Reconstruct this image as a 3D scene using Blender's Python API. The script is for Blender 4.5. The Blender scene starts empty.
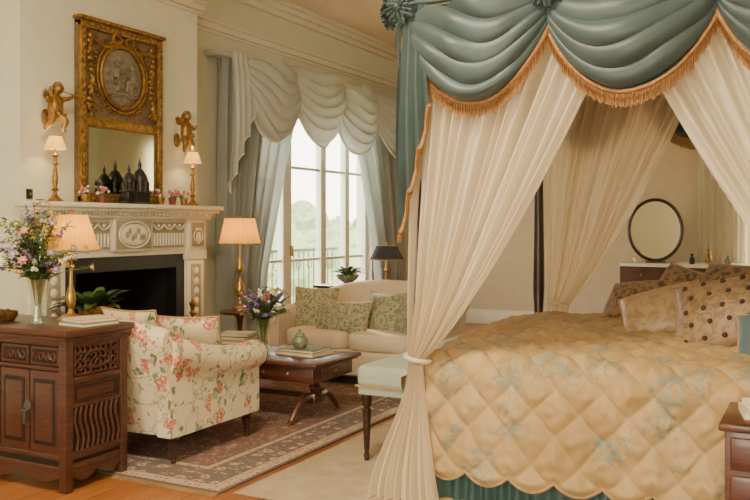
import bpy, bmesh, math, random
from mathutils import Vector, Matrix, noise
random.seed(7)
pi=math.pi
sin,cos=math.sin,math.cos
# ---------------------------------------------------------------- materials
class NT:
    def __init__(s,name):
        s.m=bpy.data.materials.new(name); s.m.use_nodes=True
        s.t=s.m.node_tree; s.t.nodes.clear()
        s.out=s.t.nodes.new('ShaderNodeOutputMaterial')
    def n(s,typ,ins=None,**props):
        nd=s.t.nodes.new(typ)
        for k,v in props.items(): setattr(nd,k,v)
        for k,v in (ins or {}).items():
            sock=nd.inputs[k]
            if isinstance(v,bpy.types.NodeSocket): s.t.links.new(v,sock)
            else: sock.default_value=v
        return nd
    def math(s,op,a,b=0.0):
        return s.n('ShaderNodeMath',{0:a,1:b},operation=op).outputs[0]
    def ramp(s,fac,stops,interp='LINEAR'):
        nd=s.t.nodes.new('ShaderNodeValToRGB'); cr=nd.color_ramp; cr.interpolation=interp
        while len(cr.elements)<len(stops): cr.elements.new(0.5)
        for e,(p,c) in zip(cr.elements,stops):
            e.position=p; e.color=(c[0],c[1],c[2],1) if not isinstance(c,(int,float)) else (c,c,c,1)
        s.t.links.new(fac,nd.inputs[0]); return nd.outputs[0]
    def mix(s,f,a,b,bt='MIX'):
        nd=s.t.nodes.new('ShaderNodeMix'); nd.data_type='RGBA'; nd.blend_type=bt
        for i,v in ((0,f),(6,a),(7,b)):
            if isinstance(v,bpy.types.NodeSocket): s.t.links.new(v,nd.inputs[i])
            else: nd.inputs[i].default_value=v if i==0 else (v[0],v[1],v[2],1)
        return nd.outputs[2]
    def obj(s): return s.n('ShaderNodeTexCoord').outputs['Object']
    def finish(s,col,rough=.5,metal=0,bump=None,bstr=.3,bdist=.01,sheen=0,trans=0,emis=None,estr=0,coat=0):
        ins={'Roughness':rough,'Metallic':metal}
        p=s.n('ShaderNodeBsdfPrincipled',ins)
        if isinstance(col,bpy.types.NodeSocket): s.t.links.new(col,p.inputs['Base Color'])
        else: p.inputs['Base Color'].default_value=(*col[:3],1)
        if sheen: p.inputs['Sheen Weight'].default_value=sheen
        if coat: p.inputs['Coat Weight'].default_value=coat
        if emis: p.inputs['Emission Color'].default_value=(*emis,1); p.inputs['Emission Strength'].default_value=estr
        if bump is not None:
            b=s.n('ShaderNodeBump',{'Height':bump,'Strength':bstr,'Distance':bdist})
            s.t.links.new(b.outputs[0],p.inputs['Normal'])
        sh=p.outputs[0]
        if trans:
            tr=s.n('ShaderNodeBsdfTranslucent')
            if isinstance(col,bpy.types.NodeSocket): s.t.links.new(col,tr.inputs[0])
            else: tr.inputs[0].default_value=(*col[:3],1)
            sh=s.n('ShaderNodeMixShader',{0:trans,1:sh,2:tr.outputs[0]}).outputs[0]
        s.t.links.new(sh,s.out.inputs[0]); return s.m

def simple(name,c,rough=.5,metal=0,var=.12,scale=8,bump=.0,bscale=200,**kw):
    N=NT(name); o=N.obj()
    nz=N.n('ShaderNodeTexNoise',{'Vector':o,'Scale':float(scale),'Detail':4.0})
    d=[max(0,x*(1-var)) for x in c]; l=[min(1,x*(1+var)) for x in c]
    col=N.ramp(nz.outputs[0],[(.3,d),(.7,l)])
    b=None
    if bump:
        b=N.n('ShaderNodeTexNoise',{'Vector':o,'Scale':float(bscale),'Detail':2.0}).outputs[0]
    return N.finish(col,rough,metal,bump=b,bstr=bump,**kw)

def wood(name,c1,c2,rough=.35,scale=(3,3,30),coat=.2):
    N=NT(name); o=N.obj()
    mp=N.n('ShaderNodeMapping',{'Vector':o,'Scale':scale})
    nz=N.n('ShaderNodeTexNoise',{'Vector':mp.outputs[0],'Scale':3.0,'Detail':6.0,'Distortion':1.0})
    return N.finish(N.ramp(nz.outputs[0],[(.3,c1),(.7,c2)]),rough,coat=coat,bump=nz.outputs[0],bstr=.1)

def sheer(name,c,transl=.45,transp=.12,bump=True):
    N=NT(name); o=N.obj()
    d=N.n('ShaderNodeBsdfDiffuse',{'Color':(*c,1)})
    t=N.n('ShaderNodeBsdfTranslucent',{'Color':(*c,1)})
    x=N.n('ShaderNodeBsdfTransparent')
    m1=N.n('ShaderNodeMixShader',{0:transl,1:d.outputs[0],2:t.outputs[0]})
    m2=N.n('ShaderNodeMixShader',{0:transp,1:m1.outputs[0],2:x.outputs[0]})
    N.t.links.new(m2.outputs[0],N.out.inputs[0]); return N.m

def glass(name,c=(1,1,1),tr=.75):
    N=NT(name)
    x=N.n('ShaderNodeBsdfTransparent',{'Color':(*c,1)})
    g=N.n('ShaderNodeBsdfGlossy',{'Color':(.9,.95,.9,1),'Roughness':.05})
    m=N.n('ShaderNodeMixShader',{0:1-tr,1:x.outputs[0],2:g.outputs[0]})
    N.t.links.new(m.outputs[0],N.out.inputs[0]); return N.m

def floral(name,base,c1,c2,leaf,scale=5,thr=.3):
    N=NT(name); o=N.obj()
    nz=N.n('ShaderNodeTexNoise',{'Vector':o,'Scale':16.0,'Detail':4.0})
    off=N.n('ShaderNodeVectorMath',{0:nz.outputs['Color'],1:(.5,.5,.5)},operation='SUBTRACT')
    off=N.n('ShaderNodeVectorMath',{0:off.outputs[0],'Scale':.14},operation='SCALE')
    v=N.n('ShaderNodeVectorMath',{0:o,1:off.outputs[0]},operation='ADD').outputs[0]
    vo=N.n('ShaderNodeTexVoronoi',{'Vector':v,'Scale':float(scale)})
    sep=N.n('ShaderNodeSeparateColor',{0:vo.outputs['Color']})
    near=N.math('LESS_THAN',vo.outputs['Distance'],thr)
    gate=N.math('GREATER_THAN',sep.outputs[0],.38)
    fm=N.math('MULTIPLY',near,gate)
    fc=N.mix(sep.outputs[1],c1,c2)
    inner=N.n('ShaderNodeTexNoise',{'Vector':o,'Scale':55.0,'Detail':2.0})
    fc=N.mix(N.ramp(inner.outputs[0],[(.45,0),(.62,.8)]),fc,base)
    v2=N.n('ShaderNodeMapping',{'Vector':v,'Location':(.37,.11,.23),'Scale':(1,1.5,.8)})
    vl=N.n('ShaderNodeTexVoronoi',{'Vector':v2.outputs[0],'Scale':scale*1.9})
    sl=N.n('ShaderNodeSeparateColor',{0:vl.outputs['Color']})
    lm=N.math('MULTIPLY',N.math('LESS_THAN',vl.outputs['Distance'],thr*.95),N.math('GREATER_THAN',sl.outputs[2],.5))
    st=N.n('ShaderNodeTexVoronoi',{'Vector':v,'Scale':scale*.8},feature='DISTANCE_TO_EDGE')
    sm_=N.math('LESS_THAN',st.outputs['Distance'],.022)
    lf=N.mix(sl.outputs[0],leaf,(.36,.36,.22))
    col=N.mix(N.math('MULTIPLY',sm_,.6),base,leaf)
    col=N.mix(lm,col,lf)
    col=N.mix(fm,col,fc)
    return N.finish(col,.85,sheen=.1,bump=inner.outputs[0],bstr=.15)

def damask(name,c1,c2,scale=14,thr=.5,rough=.75):
    N=NT(name); o=N.obj()
    nz=N.n('ShaderNodeTexNoise',{'Vector':o,'Scale':float(scale),'Detail':3.0,'Distortion':2.5})
    vo=N.n('ShaderNodeTexVoronoi',{'Vector':o,'Scale':scale*1.3})
    s=N.math('ADD',nz.outputs[0],N.math('MULTIPLY',vo.outputs['Distance'],.35))
    return N.finish(N.ramp(s,[(thr+.1,c1),(thr+.2,c2)]),rough,sheen=.1,bump=s,bstr=.2)

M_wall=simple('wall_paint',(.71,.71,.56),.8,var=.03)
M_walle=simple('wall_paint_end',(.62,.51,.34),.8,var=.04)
M_ceil=simple('ceiling_paint',(.85,.70,.50),.85,var=.02)
M_trim=simple('trim_paint',(.79,.74,.58),.6,var=.03)
M_white=simple('window_paint',(.76,.74,.64),.5,var=.03)
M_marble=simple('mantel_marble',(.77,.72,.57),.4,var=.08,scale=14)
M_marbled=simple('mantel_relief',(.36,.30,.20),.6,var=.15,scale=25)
M_black=simple('black_slate',(.012,.012,.012),.35)
M_soot=simple('soot',(.006,.005,.005),.95)
M_gold=simple('gilding',(.34,.19,.05),.42,.7,var=.5,scale=30,bump=.3,bscale=80)
M_golddull=simple('gilding_dull',(.24,.14,.045),.55,.5,var=.5,scale=40,bump=.3,bscale=60)
M_brass=simple('brass',(.50,.31,.09),.3,.9,var=.2)
M_olive=damask('trumeau_field',(.11,.08,.035),(.19,.12,.05),20)
M_medal=simple('medallion_stone',(.19,.16,.11),.6,var=.35,scale=30,bump=.4,bscale=60)
N=NT('mirror_silver'); M_mirror=N.finish((.64,.68,.60),.06,1.0)
M_drape=simple('window_drape_silk',(.46,.49,.46),.7,var=.05,trans=.35)
M_swag=simple('window_swag_silk',(.58,.60,.56),.7,var=.04,trans=.22)
M_teal=simple('teal_satin',(.040,.072,.070),.46,var=.2,scale=6,sheen=.15)
M_teald=simple('teal_lining',(.040,.090,.085),.6,var=.1)
M_fringe=simple('gold_fringe',(.33,.165,.05),.7,var=.4,scale=90)
M_voile=sheer('cream_voile',(.94,.86,.69),.40,.15)
M_voile2=sheer('cream_voile_far',(.93,.82,.62),.48,.12)
M_sheerw=sheer('white_sheer',(.86,.82,.68),.4,.08)
M_lining=sheer('canopy_lining',(.85,.76,.55),.5,0.0)
M_wood=wood('mahogany',(.050,.016,.008),(.12,.038,.017))
M_woodd=wood('dark_wood',(.020,.009,.006),(.055,.022,.012))
M_woodc=wood('carved_rosewood',(.040,.014,.008),(.10,.034,.017),.4)
M_woodcd=simple('carved_backing',(.012,.006,.004),.7)  # dark backing for the carved lattice and panels
M_sofa=simple('cream_upholstery',(.64,.53,.36),.9,var=.05,bump=.1,bscale=150,sheen=.1)
M_floral=floral('floral_linen',(.68,.58,.38),(.42,.045,.03),(.58,.18,.10),(.12,.17,.07),8.0,.38)
M_damask=damask('sage_damask',(.16,.17,.10),(.36,.34,.21),26)
M_bench=simple('sage_velvet',(.36,.42,.32),.85,var=.05,sheen=.15)
def shade(name,c,e,es):
    N=NT(name); o=N.obj()
    d=N.n('ShaderNodeBsdfDiffuse',{'Color':(*c,1)}); t=N.n('ShaderNodeBsdfTranslucent',{'Color':(*c,1)})
    m1=N.n('ShaderNodeMixShader',{0:.5,1:d.outputs[0],2:t.outputs[0]})
    em=N.n('ShaderNodeEmission',{'Color':(*e,1),'Strength':es})
    a=N.n('ShaderNodeAddShader',{0:m1.outputs[0],1:em.outputs[0]})
    N.t.links.new(a.outputs[0],N.out.inputs[0]); return N.m
M_shadeo=shade('orange_shade',(.62,.36,.06),(1,.52,.08),.16)
M_shadec=shade('cream_shade',(.78,.62,.24),(1,.72,.26),.4)
M_shadedk=simple('dark_shade',(.03,.035,.04),.5)
M_shadein=shade('shade_liner',(.9,.7,.3),(1,.74,.28),.4)
M_leaf=simple('leaf_green',(.10,.17,.04),.55,var=.4,scale=20)
M_leafd=simple('leaf_dark',(.04,.09,.025),.45,var=.4,scale=20)
M_pink=simple('petal_pink',(.62,.20,.22),.7,var=.2)
M_mauve=simple('petal_mauve',(.26,.16,.33),.7,var=.25)
M_whitef=simple('petal_white',(.80,.77,.62),.7,var=.05)
M_yellow=simple('petal_yellow',(.66,.50,.13),.7,var=.15)
M_glass=glass('clear_glass',(.93,.96,.90),.86)
M_pane=glass('window_pane',(1,1,1),.97)
M_silver=simple('dark_silver',(.05,.045,.04),.35,.6,var=.6,scale=40)
M_ceram=simple('celadon_ceramic',(.21,.24,.15),.25,var=.3,scale=40)
M_paper=simple('paper',(.72,.64,.47),.8,var=.05)
M_bookg=simple('book_green',(.14,.16,.10),.6); M_bookr=simple('book_red',(.20,.055,.025),.6); M_bookc=simple('book_cream',(.52,.42,.27),.6)
M_terr=simple('terrace_stone',(.60,.55,.45),.8)
M_tree=simple('tree_foliage_hazed',(.30,.38,.18),.9,var=.35,scale=2.5,bump=.5,bscale=4)  # pale tone puts outdoor haze into the foliage colour
M_lawn=simple('lawn',(.42,.47,.22),.9,var=.3,scale=.5)
M_iron=simple('wrought_iron',(.06,.06,.055),.5)
M_lace=simple('gold_cord',(.40,.25,.10),.6,var=.2,scale=60)
M_satgold=damask('gold_damask',(.26,.17,.08),(.38,.27,.14),24,.5,.5)
M_plum=damask('plum_gold_damask',(.08,.04,.035),(.26,.16,.07),16,.5,.45)
M_tuft=damask('tan_satin',(.30,.20,.10),(.40,.28,.15),10,.5,.42)
M_tuft2=damask('bronze_satin',(.19,.12,.055),(.29,.19,.10),18,.5,.45)
M_tuftd=simple('dark_tuft',(.035,.018,.012),.6)
M_blue=simple('blue_satin',(.07,.12,.135),.5,var=.15,sheen=.15)
M_linen=simple('white_linen',(.74,.66,.50),.8,var=.04)

# quilt
N=NT('gold_quilt'); o=N.obj()
nz=N.n('ShaderNodeTexNoise',{'Vector':o,'Scale':20.0,'Detail':5.0,'Distortion':1.6})
vo=N.n('ShaderNodeTexVoronoi',{'Vector':N.n('ShaderNodeVectorMath',{0:o,1:N.n('ShaderNodeVectorMath',{0:nz.outputs['Color'],'Scale':.10},operation='SCALE').outputs[0]},operation='ADD').outputs[0],'Scale':4.6})
m_=N.math('MULTIPLY',N.math('LESS_THAN',vo.outputs['Distance'],.42),N.ramp(nz.outputs[0],[(.485,0),(.525,1)]))
b_=N.n('ShaderNodeTexNoise',{'Vector':o,'Scale':3.0,'Detail':2.0})
bc=N.ramp(b_.outputs[0],[(.3,(.38,.25,.095)),(.7,(.47,.33,.145))])
fine=N.n('ShaderNodeTexNoise',{'Vector':o,'Scale':70.0,'Detail':3.0})
M_quilt=N.finish(N.mix(N.math('MULTIPLY',m_,.75),bc,(.20,.235,.18)),.52,sheen=.1,bump=fine.outputs[0],bstr=.35,bdist=.005)
# floor planks
N=NT('oak_floor'); o=N.obj()
br=N.n('ShaderNodeTexBrick',{'Vector':o,'Color1':(.48,.18,.05,1),'Color2':(.38,.13,.035,1),'Mortar':(.10,.035,.012,1),'Scale':1.0,'Mortar Size':.0025,'Brick Width':1.6,'Row Height':.14})
g=N.n('ShaderNodeTexNoise',{'Vector':N.n('ShaderNodeMapping',{'Vector':o,'Scale':(2,30,1)}).outputs[0],'Scale':2.0,'Detail':5.0})
M_floor=N.finish(N.mix(.55,br.outputs[0],N.ramp(g.outputs[0],[(.3,(.35,.35,.35)),(.7,(1,1,1))]),'MULTIPLY'),.28,bump=g.outputs[0],bstr=.05)
# persian rug
def rugmat(name,hx,hy):
    N=NT(name); o=N.obj(); sp=N.n('ShaderNodeSeparateXYZ',{0:o})
    ax=N.math('ABSOLUTE',sp.outputs[0]); ay=N.math('ABSOLUTE',sp.outputs[1])
    d=N.math('MINIMUM',N.math('SUBTRACT',hx,ax),N.math('SUBTRACT',hy,ay))
    cv=N.n('ShaderNodeCombineXYZ',{0:ax,1:ay,2:0.0}).outputs[0]
    nzd=N.n('ShaderNodeTexNoise',{'Vector':cv,'Scale':7.0,'Detail':2.0})
    cw=N.n('ShaderNodeVectorMath',{0:cv,1:N.n('ShaderNodeVectorMath',{0:nzd.outputs['Color'],'Scale':.08},operation='SCALE').outputs[0]},operation='ADD').outputs[0]
    field=N.ramp(N.n('ShaderNodeTexVoronoi',{'Vector':cw,'Scale':8.0},distance='MANHATTAN').outputs['Distance'],[(.0,(.45,.34,.22)),(.12,(.09,.085,.085)),(.20,(.38,.27,.18)),(.30,(.21,.095,.07)),(.55,(.16,.075,.055))],'CONSTANT')
    bord=N.ramp(N.n('ShaderNodeTexVoronoi',{'Vector':cw,'Scale':9.0,'Randomness':.35}).outputs['Distance'],[(.0,(.23,.09,.07)),(.14,(.47,.37,.25)),(.24,(.23,.11,.08)),(.34,(.115,.095,.085))],'CONSTANT')
    minor=N.ramp(N.n('ShaderNodeTexVoronoi',{'Vector':cw,'Scale':26.0,'Randomness':.3}).outputs['Distance'],[(.0,(.24,.11,.08)),(.28,(.42,.32,.21))],'CONSTANT')
    vo2=N.n('ShaderNodeTexVoronoi',{'Vector':cw,'Scale':26.0})
    m2=N.ramp(vo2.outputs['Distance'],[(.22,1),(.32,0)])
    c=N.mix(N.math('GREATER_THAN',d,.36),bord,field)
    c=N.mix(N.math('MULTIPLY',m2,.6),c,(.44,.35,.24))
    isminor=N.ramp(d,[(0,1),(.10,0),(.295,1),(.345,0)],'CONSTANT')
    c=N.mix(isminor,c,minor)
    line=N.ramp(d,[(0,1),(.018,0),(.095,1),(.105,0),(.285,1),(.297,0),(.343,1),(.358,0)],'CONSTANT')
    c=N.mix(line,c,(.10,.07,.06))
    c=N.mix(.16,c,(.28,.20,.14))
    nz=N.n('ShaderNodeTexNoise',{'Vector':o,'Scale':250.0})
    return N.finish(c,.95,bump=nz.outputs[0],bstr=.3,bdist=.003)
M_rug=rugmat('persian_rug_wool',1.75,1.0)
N=NT('sisal'); o=N.obj()
wv=N.n('ShaderNodeTexWave',{'Vector':o,'Scale':14.0,'Distortion':1.0,'Detail':2.0})
nz=N.n('ShaderNodeTexNoise',{'Vector':o,'Scale':9.0,'Detail':5.0})
M_sisal=N.finish(N.mix(.35,N.ramp(nz.outputs[0],[(.3,(.33,.25,.15)),(.7,(.46,.37,.24))]),N.ramp(wv.outputs[0],[(.2,(.28,.21,.13)),(.8,(.48,.38,.25))])),.95,bump=wv.outputs[0],bstr=.2,bdist=.003)

# ---------------------------------------------------------------- mesh builder
def T(x=0,y=0,z=0): return Matrix.Translation((x,y,z))
def R(a,ax='Z'): return Matrix.Rotation(math.radians(a),4,ax)
class MB:
    def __init__(s): s.v=[];s.f=[];s.m=[];s.mats=[]
    def mi(s,m):
        if m not in s.mats: s.mats.append(m)
        return s.mats.index(m)
    def add(s,vs,fs,mat,M=None):
        b=len(s.v); i=s.mi(mat)
        if M is not None: vs=[M@Vector(v) for v in vs]
        s.v.extend([tuple(v) for v in vs])
        for f in fs: s.f.append([b+k for k in f]); s.m.append(i)
    def box(s,x0,x1,y0,y1,z0,z1,mat,r=0,M=None,seg=2):
        if x0>x1:x0,x1=x1,x0
        if y0>y1:y0,y1=y1,y0
        if r<=0:
            vs=[(x,y,z) for x in (x0,x1) for y in (y0,y1) for z in (z0,z1)]
            fs=[(0,1,3,2),(4,6,7,5),(0,4,5,1),(2,3,7,6),(0,2,6,4),(1,5,7,3)]
            s.add(vs,fs,mat,M); return
        bm=bmesh.new(); bmesh.ops.create_cube(bm,size=1)
        for v in bm.verts: v.co=Vector(((x0+x1)/2+v.co.x*(x1-x0),(y0+y1)/2+v.co.y*(y1-y0),(z0+z1)/2+v.co.z*(z1-z0)))
        r=min(r,.49*min(x1-x0,y1-y0,z1-z0))
        bmesh.ops.bevel(bm,geom=bm.edges[:],offset=r,segments=seg,affect='EDGES',profile=.5)
        bm.verts.index_update()
        s.add([v.co.copy() for v in bm.verts],[[v.index for v in f.verts] for f in bm.faces],mat,M); bm.free()
    def grid(s,fn,nu,nv,mat,M=None,cu=False):
        vs=[];fs=[]
        for j in range(nv+1):
            for i in range(nu+(0 if cu else 1)):
                vs.append(fn(i/nu,j/nv))
        w=nu if cu else nu+1
        for j in range(nv):
            for i in range(nu):
                a=j*w+i; b=j*w+(i+1)%w
                fs.append((a,b,b+w,a+w))
        s.add(vs,fs,mat,M)
    def lathe(s,prof,mat,segs=16,c=(0,0,0),M=None,pleat=0,np_=0):
        def fn(u,v):
            k=v*(len(prof)-1); i=int(round(k)); r,z=prof[i]
            a=u*2*pi; rr=r*(1+pleat*cos(a*np_)) if pleat else r
            return (c[0]+rr*cos(a),c[1]+rr*sin(a),c[2]+z)
        s.grid(fn,segs,len(prof)-1,mat,M,cu=True)
    def sphere(s,c,r,mat,nu=12,nv=8,M=None):
        if not isinstance(r,(tuple,list)): r=(r,r,r)
        s.grid(lambda u,v:(c[0]+r[0]*sin(v*pi)*cos(u*2*pi),c[1]+r[1]*sin(v*pi)*sin(u*2*pi),c[2]-r[2]*cos(v*pi)),nu,nv,mat,M,cu=True)
    def sell(s,c,r,e,mat,nu=28,nv=18,M=None):
        def p(x,k): return math.copysign(abs(x)**k,x)
        s.grid(lambda u,v:(c[0]+r[0]*p(sin(v*pi),e)*p(cos(u*2*pi),e),c[1]+r[1]*p(sin(v*pi),e)*p(sin(u*2*pi),e),c[2]-r[2]*p(cos(v*pi),e)),nu,nv,mat,M,cu=True)
    def loft(s,rings,mat,M=None,cap=True,closed=True):
        n=len(rings[0]); vs=[p for r in rings for p in r]; fs=[]
        for j in range(len(rings)-1):
            for i in range(n if closed else n-1):
                a=j*n+i; b=j*n+(i+1)%n
                fs.append((a,b,b+n,a+n))
        if cap: fs.append(list(range(n))[::-1]); fs.append([(len(rings)-1)*n+i for i in range(n)])
        s.add(vs,fs,mat,M)
    def tube(s,pts,rad,mat,segs=6,M=None,cap=True):
        pts=[Vector(p) for p in pts]; n=len(pts)
        if not isinstance(rad,(list,tuple)): rad=[rad]*n
        rings=[]; up=None
        for i,p in enumerate(pts):
            t=(pts[min(i+1,n-1)]-pts[max(i-1,0)])
            if t.length<1e-9: t=Vector((0,0,1))
            t.normalize()
            if up is None:
                up=Vector((0,0,1)) if abs(t.z)<.9 else Vector((1,0,0))
            a=t.cross(up)
            if a.length<1e-6: a=t.cross(Vector((0,1,0)))
            a.normalize(); b=a.cross(t).normalized(); up=b
            rings.append([tuple(p+(a*cos(k*2*pi/segs)+b*sin(k*2*pi/segs))*rad[i]) for k in range(segs)])
        s.loft(rings,mat,M,cap)
    def pillow(s,w,h,t,mat,M,n=18,sag=.08,piping=None):
        for sg in (1,-1):
            def fn(u,v,sg=sg):
                a=2*u-1;b=2*v-1
                x=w/2*a*(1-sag*(1-b*b)); y=h/2*b*(1-sag*(1-a*a))
                q=max(0,(1-a*a)*(1-b*b))**.42
                wr=1+.06*noise.noise(Vector((a*2.3+w*7,b*2.3,sg)))
                return (x,y,sg*t/2*q*wr)
            s.grid(fn,n,n,mat,M)
        if piping:
            pts=[]
            for k in range(4*n+1):
                e=(k//n)%4; q=(k%n)/n*2-1
                a,b=[(q,-1),(1,q),(-q,1),(-1,-q)][e]
                pts.append((w/2*a*(1-sag*(1-b*b)),h/2*b*(1-sag*(1-a*a)),0))
            s.tube(pts,.007,piping,5,M)
    def leaf(s,base,d,L,w,mat,droop=.3):
        d=Vector(d).normalized(); side=d.cross(Vector((0,0,1)))
        if side.length<.05: side=Vector((1,0,0))
        side.normalize(); b=Vector(base); dn=Vector((0,0,-1))
        p=[b,b+d*L*.4+side*w/2,b+d*L*.4-side*w/2,b+d*L*.42-dn*(-w*.15),b+d*L+dn*L*droop,b+d*L*.75+side*w*.35+dn*L*droop*.5,b+d*L*.75-side*w*.35+dn*L*droop*.5,b+d*L*.76+dn*(L*droop*.5+w*.12)]
        s.add(p,[(0,1,3),(0,3,2),(1,5,7,3),(3,7,6,2),(5,4,7),(7,4,6)],mat)
    def obj(s,name,parent=None,sharp=42,flat=False):
        me=bpy.data.meshes.new(name)
        if parent is None:
            xs=[v[0] for v in s.v];ys=[v[1] for v in s.v];zs=[v[2] for v in s.v]
            c=((min(xs)+max(xs))/2,(min(ys)+max(ys))/2,min(zs))
        else: c=(0,0,0)
        me.from_pydata([(v[0]-c[0],v[1]-c[1],v[2]-c[2]) for v in s.v],[],s.f)
        for m in s.mats: me.materials.append(m)
        me.polygons.foreach_set('material_index',s.m)
        bm=bmesh.new(); bm.from_mesh(me)
        bmesh.ops.remove_doubles(bm,verts=bm.verts,dist=1e-5)
        bmesh.ops.recalc_face_normals(bm,faces=bm.faces)
        bm.to_mesh(me); bm.free()
        if not flat:
            me.polygons.foreach_set('use_smooth',[True]*len(me.polygons))
            me.set_sharp_from_angle(angle=math.radians(sharp))
        me.update()
        ob=bpy.data.objects.new(name,me); ob.location=c
        bpy.context.scene.collection.objects.link(ob)
        if parent is not None: ob.parent=parent
        return ob
def empty(name,loc=(0,0,0)):
    e=bpy.data.objects.new(name,None); e.location=(0,0,0); e.empty_display_size=.1
    bpy.context.scene.collection.objects.link(e); return e
def light(name,typ,loc,energy,col,parent=None,**kw):
    l=bpy.data.lights.new(name,typ); l.energy=energy; l.color=col
    for k,v in kw.items(): setattr(l,k,v)
    o=bpy.data.objects.new(name,l); o.location=loc
    bpy.context.scene.collection.objects.link(o)
    if parent: o.parent=parent; o.matrix_parent_inverse=parent.matrix_basis.inverted()
    return o
def sm(t): t=max(0,min(1,t)); return t*t*(3-2*t)
def lerp(a,b,t): return a+(b-a)*t
def interp(tab,x):
    if x<=tab[0][0]: return tab[0][1]
    for (a,b),(c,d) in zip(tab,tab[1:]):
        if x<=c: return b+(d-b)*(x-a)/(c-a)
    return tab[-1][1]

# ---------------------------------------------------------------- room
H=3.75; WY=5.2; XE=11.0; XW=-2.5; YS=-1.6
b=MB(); b.box(XW-.2,XE+.2,YS-.2,WY+.2,-.1,0,M_floor); b.obj('floor')
b=MB(); b.box(XW-.2,XE+.2,YS-.2,WY+.2,H,H+.1,M_ceil); b.obj('ceiling')
wx0,wx1,wz=7.2,9.8,2.8
b=MB(); b.box(XW-.2,wx0,WY,WY+.2,0,H,M_wall); b.box(wx1,XE+.2,WY,WY+.2,0,H,M_wall); b.box(wx0,wx1,WY,WY+.2,wz,H,M_wall); b.obj('wall_north')
ey0,ey1=-.5,.70
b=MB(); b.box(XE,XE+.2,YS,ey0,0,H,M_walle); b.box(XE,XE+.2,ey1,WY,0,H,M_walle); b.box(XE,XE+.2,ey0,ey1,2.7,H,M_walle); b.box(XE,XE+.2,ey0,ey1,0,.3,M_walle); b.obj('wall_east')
b=MB()
ys=[(YS,-1.1),(.5,1.3),(2.9,WY)]
for a,c in ys: b.box(XW-.2,XW,a,c,0,H,M_wall)
for a,c in ((-1.1,.5),(1.3,2.9)):  # unseen openings, added to hold the west fill lights
    b.box(XW-.2,XW,a,c,2.9,H,M_wall); b.box(XW-.2,XW,a,c,0,.3,M_wall)
b.obj('wall_west')
b=MB(); b.box(XW-.2,XE+.2,YS-.2,YS,0,H,M_wall); b.obj('wall_south')
k=2
for a,c in ((-1.1,.5),(1.3,2.9)):  # invented windows behind the camera, frames for the added fill lights
    b=MB()
    for y in (a+.03,(a+c)/2,c-.03): b.box(XW-.13,XW-.05,y-.03,y+.03,.3,2.9,M_white)
    for z in (.33,1.2,2.1,2.87): b.box(XW-.12,XW-.06,a,c,z-.03,z+.03,M_white)
    b.obj('window_%d'%k); k+=1
b=MB()
for y in (ey0+.03,(ey0+ey1)/2,ey1-.03): b.box(XE+.05,XE+.13,y-.03,y+.03,.3,2.7,M_white)
for z in (.33,1.1,1.9,2.67): b.box(XE+.06,XE+.12,ey0,ey1,z-.025,z+.025,M_white)
b.obj('window_4')
b=MB()
b.box(wx0,wx0+.07,WY+.03,WY+.15,0,wz,M_white); b.box(wx1-.07,wx1,WY+.03,WY+.15,0,wz,M_white); b.box(wx0,wx1,WY+.03,WY+.15,wz-.08,wz,M_white)
for x,w in ((7.94,.085),(8.72,.06),(9.3,.05)): b.box(x-w,x+w,WY+.05,WY+.13,0,wz,M_white,.008)
b.box(wx0,wx1,WY+.04,WY+.14,0,.28,M_white)
for z in (.95,2.0): b.box(wx0,wx1,WY+.07,WY+.11,z-.015,z+.015,M_white)
b.box(wx0,wx1,WY+.088,WY+.092,.2,wz,M_pane)
b.box(wx0-.1,wx0,WY-.03,WY,0,wz+.1,M_white); b.box(wx1,wx1+.1,WY-.03,WY,0,wz+.1,M_white); b.box(wx0-.1,wx1+.1,WY-.03,WY,wz,wz+.1,M_white)
b.box(7.99,8.02,WY+.02,WY+.05,1.0,1.12,M_brass,.005)
b.obj('window_1')
# chimney breast
CX0,CX1,CY=4.03,5.90,4.85
b=MB()
fx0,fx1,fz=4.42,5.50,1.02
b.box(CX0,fx0,CY,WY,0,H,M_wall); b.box(fx1,CX1,CY,WY,0,H,M_wall); b.box(fx0,fx1,CY,WY,fz,H,M_wall)
b.box(fx0,fx1,WY-.02,WY,0,fz,M_soot)
b.box(fx0,fx0+.01,CY,WY,0,fz,M_soot); b.box(fx1-.01,fx1,CY,WY,0,fz,M_soot); b.box(fx0,fx1,CY,WY,fz-.01,fz,M_soot); b.box(fx0,fx1,CY,WY,0,.02,M_soot)
b.obj('wall_chimney_breast')
# trims
def trimrun(b,x0,x1,y,face=-1):
    for z0,z1,d in ((3.60,3.66,.05),(3.66,3.71,.10),(3.71,3.75,.15),(3.20,3.23,.02),(3.23,3.29,.05),(3.29,3.32,.07)):
        b.box(x0,x1,y-d,y,z0,z1,M_trim,.006)
b=MB(); trimrun(b,CX1,XE,WY); trimrun(b,XW,CX0,WY); b.obj('trim_1')
b=MB(); trimrun(b,CX0-.05,CX1+.05,CY)
for z0,z1,d in ((3.60,3.66,.05),(3.66,3.71,.10),(3.71,3.75,.15),(3.20,3.23,.02),(3.23,3.29,.05),(3.29,3.32,.07)):
    b.box(CX0-d,CX0,CY,WY,z0,z1,M_trim); b.box(CX1,CX1+d,CY,WY,z0,z1,M_trim)
b.obj('trim_2')
b=MB()
for z0,z1,d in ((3.60,3.66,.05),(3.66,3.71,.10),(3.71,3.75,.15),(3.20,3.23,.02),(3.23,3.32,.05)):
    b.box(XE-d,XE,YS,WY,z0,z1,M_trim)
b.obj('trim_3')
b=MB(); b.box(XW,CX0,WY-.02,WY,0,.2,M_trim,.005); b.box(CX1,wx0-.1,WY-.02,WY,0,.2,M_trim,.005); b.box(wx1+.1,XE,WY-.02,WY,0,.2,M_trim,.005); b.obj('baseboard_north')
b=MB(); b.box(XE-.02,XE,YS,WY-.02,0,.2,M_trim,.005); b.obj('baseboard_east')

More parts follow.
